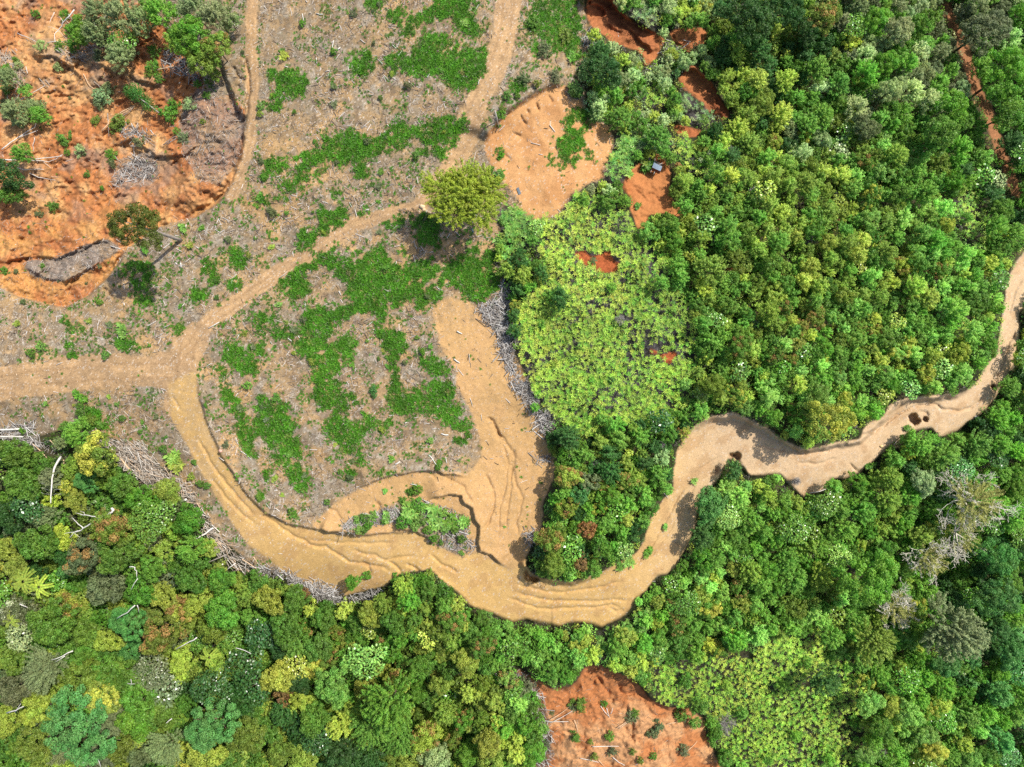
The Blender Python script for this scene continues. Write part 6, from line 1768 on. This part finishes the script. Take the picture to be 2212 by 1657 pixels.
# leaning pole with a forked foot beside the sandy bowl
P0, P1 = ground(1077, 274), at(1069, 240, 3.2)
bu = Build()
bu.add(tube([P0 - [0, 0, .3], (P0 + P1) / 2, P1], [.11, .1, .09], 8))
bu.add(tube([P0, P0 + [.5, .1, .05]], [.06, .03], 5))
o = link('leaning_pole', local_mesh(bu, 'leaning_pole', P0), None, M_white)
o.location = P0
tag(o, 'pale grey pole standing alone at the upper left rim of the sandy bowl', 'pole')

# the fallen green tree on the slide: dense crown laid along its stem
base, tipp = at(345, 245, 1.0), at(280, 196, 2.0)
root = empty('fallen_tree', base)
tag(root, 'uprooted bright green tree lying on the left landslide, crown still leafy', 'tree')
bu = Build()
bu.add(tube([base, base + (tipp - base) * .5 + [0, 0, .4], tipp], [.14, .1, .05], 6))
link('trunk', local_mesh(bu, 'trunk', base), root, M_grey)
rng = np.random.default_rng(99)
Ps, Ns = [], []
for t, rc, nn in [(1.0, 1.3, 420), (.85, 1.7, 620), (.68, 1.5, 480), (.5, 1.2, 320), (.3, .9, 190), (.12, .7, 90)]:
    c0 = (tipp - base) * t + rng.normal(0, .3, 3)
    dd = unit(rng.normal(size=(nn, 3)) + [0, 0, .3])
    Ps.append(c0 + dd * rc * rng.uniform(.6, 1.05, (nn, 1)) * [1, 1, .8])
    Ns.append(unit(dd + rng.normal(size=dd.shape) * .5))
Ps, Ns = np.concatenate(Ps), np.concatenate(Ns)
V, F = leaves(Ps, Ns, rng.uniform(.18, .34, len(Ps)), rng.uniform(.1, .2, len(Ps)), rng)
leafy('crown', (V, F, leaf_cols(len(F), rng)), root, (0, 0, 0), 'bright').color = (*(lin((78, 134, 60)) * LF), 1)
add_shrub(365, 243, 20, 'b', 'bright', G_sl, 'bright green bushy shrub at the foot of the fallen tree')


# the hut: two tilted corrugated sheets on posts, with an open side
def corrugated(a, b, c, d_, waves, amp, thick):
    """sheet with corners a b c d (world), ridges running a->d"""
    a, b, c, d_ = map(np.asarray, (a, b, c, d_))
    n = waves * 6
    nrm = unit(np.cross(b - a, d_ - a))
    if nrm[2] < 0:
        nrm = -nrm
    V, F = [], []
    for lay in (0, 1):
        for i in range(n + 1):
            t = i / n
            w = nrm * (amp * math.sin(t * waves * 6.283) - lay * thick)
            V += [a + (b - a) * t + w, d_ + (c - d_) * t + w]
    for lay in (0, 1):
        o_ = lay * 2 * (n + 1)
        for i in range(n):
            F.append((o_ + 2 * i, o_ + 2 * i + 2, o_ + 2 * i + 3, o_ + 2 * i + 1))
    m_ = 2 * (n + 1)
    for i in range(n):
        F.append((2 * i, 2 * i + 2, m_ + 2 * i + 2, m_ + 2 * i))
        F.append((2 * i + 1, 2 * i + 3, m_ + 2 * i + 3, m_ + 2 * i + 1))
    F.append((0, 1, m_ + 1, m_))
    F.append((2 * n, 2 * n + 1, m_ + 2 * n + 1, m_ + 2 * n))
    return np.array(V), np.array(F)


def plain_metal(name, rgb, rough=.45, metal=.35, rust=None):
    m, nt, N, L = nodes_of(name)
    out = N.new('ShaderNodeOutputMaterial')
    b = N.new('ShaderNodeBsdfPrincipled')
    b.inputs['Roughness'].default_value = rough
    b.inputs['Metallic'].default_value = metal
    nz = N.new('ShaderNodeTexNoise')
    nz.inputs['Scale'].default_value = 4
    nz.inputs['Detail'].default_value = 6
    cr = N.new('ShaderNodeValToRGB')
    cr.color_ramp.elements[0].position = .35
    cr.color_ramp.elements[1].position = .6
    cr.color_ramp.elements[0].color = (*(lin(rust or rgb) * .75), 1)
    cr.color_ramp.elements[1].color = (*lin(rgb), 1)
    tc = N.new('ShaderNodeTexCoord')
    L.new(tc.outputs['Object'], nz.inputs['Vector'])
    L.new(nz.outputs[0], cr.inputs[0])
    L.new(cr.outputs[0], b.inputs['Base Color'])
    L.new(b.outputs[0], out.inputs[0])
    return m


M_zinc = plain_metal('zinc_sheet', (176, 190, 200), .4, .3)
M_rustsheet = plain_metal('rusty_sheet', (112, 78, 74), .7, .1, (84, 56, 52))
M_panel = plain_metal('dark_panel', (70, 84, 104), .25, .2)


def cq(x, y, h):
    u, v = C(c20, x, y)[0]
    return at(u, v, h)


hb_ = ground(*C(c20, 1248, 1458)[0])
hut = empty('hut', hb_)
tag(hut, 'small hut with one light grey and one brown corrugated roof sheet', 'hut')


def hpart(name, VF, mat, parent=None, lab=None):
    bu_ = Build()
    bu_.add(VF)
    o_ = link(name, local_mesh(bu_, name, hb_), parent or hut, mat)
    if lab:
        o_['label'] = lab
    return o_


A_, B2, C2_, D2 = cq(1226, 1404, 1.75), cq(1298, 1440, 1.75), cq(1282, 1482, 2.15), cq(1210, 1448, 2.15)
hpart('roof_sheet', corrugated(A_, B2, C2_, D2, 9, .02, .012), M_zinc, lab='light grey zinc roof sheet')
E1, E2, E3, E4 = D2 + [0, 0, .035], C2_ + [0, 0, .035], cq(1272, 1506, 1.6), cq(1199, 1473, 1.6)
hpart('roof_sheet', corrugated(E1, E2, E3, E4, 9, .02, .012), M_rustsheet, lab='rusty brown roof sheet')
inn = [cq(1232, 1416, 0), cq(1288, 1446, 0), cq(1266, 1494, 0), cq(1212, 1466, 0)]
for k, q in enumerate(inn):
    q = np.array([*q[:2], hb_[2]])
    topz = (1.7 if k < 2 else 1.6)
    hpart('post', tube([q - [0, 0, .3], q + [0, 0, topz]], [.045, .04], 6), M_grey)
wl = [np.array([*p_[:2], hb_[2]]) for p_ in inn]
for i, j in ((0, 3), (0, 1)):
    a_, b_ = wl[i], wl[j]
    hpart('wall', corrugated(a_ + [0, 0, .15], b_ + [0, 0, .15], b_ + [0, 0, 1.5], a_ + [0, 0, 1.5], 5, .012, .01), M_grey)
hpart('floor', corrugated(wl[0] + [0, 0, .2], wl[1] + [0, 0, .2], wl[2] + [0, 0, .2], wl[3] + [0, 0, .2], 6, .008, .04), M_bark)
for p0, p1 in (((1302, 1407), (1262, 1428)), ((1205, 1462), (1198, 1492)), ((1236, 1372), (1232, 1408)), ((1232, 1486), (1224, 1506))):
    hpart('beam', tube([cq(*p0, 1.7), cq(*p1, 1.62)], [.035, .03], 6), M_white)
# dark tilted panel on a pole up beside it
pp = cq(1187, 1370, 1.3)
pb = np.array([pp[0], pp[1], float(ground(*C(c20, 1187, 1370)[0])[2])])
pr = empty('tilted_panel', pb)
tag(pr, 'small blue grey tilted panel on a post above the hut', 'panel')
bu = Build()
w_ = [np.array(q) for q in ((-.17, .32, .18), (.1, .36, .18), (.2, -.3, -.12), (-.08, -.36, -.12))]
w_ = [pp + q for q in w_]
V, F = corrugated(*w_, 1, .0, .05)
bu.add((V, F))
link('panel_face', local_mesh(bu, 'panel_face', pb), pr, M_panel)
bu = Build()
bu.add(tube([pb - [0, 0, .3], pp - [0, 0, .05]], [.04, .035], 6))
link('post', local_mesh(bu, 'post', pb), pr, M_grey)
# crumpled sheet on the sand below the bowl
for u, v, lab, sz, nm in [(1121, 413, 'crumpled pale grey metal sheet lying on sand right of the yellow-green tree', .55, 'metal_sheet'), (1021, 498, 'white scrap of sheet in the shade under the yellow-green tree', .32, 'metal_sheet')]:
    p = ground(u, v, .12)
    q = [np.array(t_) * sz for t_ in ((-.9, .9, .0), (-.2, 1.2, .25), (.7, -.9, .0), (-.1, -1.2, .2))]
    bu = Build()
    bu.add(corrugated(*q, 4, .05, .012))
    o = link(nm, bu.mesh(nm, True), None, M_zinc)
    o.location = p
    tag(o, lab, 'metal sheet')


# boulders and a few clods
def boulder(u, v, r, label, rgb):
    bm_ = np.random.default_rng(int(u * 3 + v))
    th, ph = np.meshgrid(np.linspace(0, 6.283, 11)[:-1], np.linspace(-1.3, 1.3, 6))
    rr2 = r * (1 + bm_.normal(0, .13, th.shape))
    V = np.stack([rr2 * np.cos(th) * np.cos(ph), rr2 * np.sin(th) * np.cos(ph) * .85, rr2 * np.sin(ph) * .7], -1).reshape(-1, 3)
    F = []
    for j in range(5):
        for i in range(10):
            F.append((j * 10 + i, j * 10 + (i + 1) % 10, (j + 1) * 10 + (i + 1) % 10, (j + 1) * 10 + i))
    k0 = len(V)
    V = np.concatenate([V, [(0, 0, -.68 * r), (0, 0, .68 * r)]])
    for i in range(10):
        F.append(((i + 1) % 10, i, k0, k0))
        F.append((50 + i, 50 + (i + 1) % 10, k0 + 1, k0 + 1))
    bu_ = Build()
    bu_.add((V, np.array(F)))
    o_ = link('boulder', bu_.mesh('boulder', True), None, bark_material('stone', rgb, .75, 2.0))
    o_.location = ground(u, v, r * .3)
    tag(o_, label, 'boulder')


boulder(912, 447, .5, 'pale beige boulder beside the track, left of the yellow-green tree', (216, 190, 150))
boulder(915, 453, .34, 'smaller beige stone touching the pale trackside boulder', (206, 178, 138))
boulder(2107, 900, .4, 'white rock on the road edge right of the road pit', (224, 214, 200))
boulder(1903, 964, .3, 'pale yellowish stone at the lower edge of the right road', (220, 196, 140))
boulder(476, 974, .35, 'pinkish stone on the bank of the left road curve', (206, 160, 140))

write_labels(tree_items, LAND)
write_labels(field_items, FIELD_LAND)
write_labels(wood_items, FIELD_LAND)
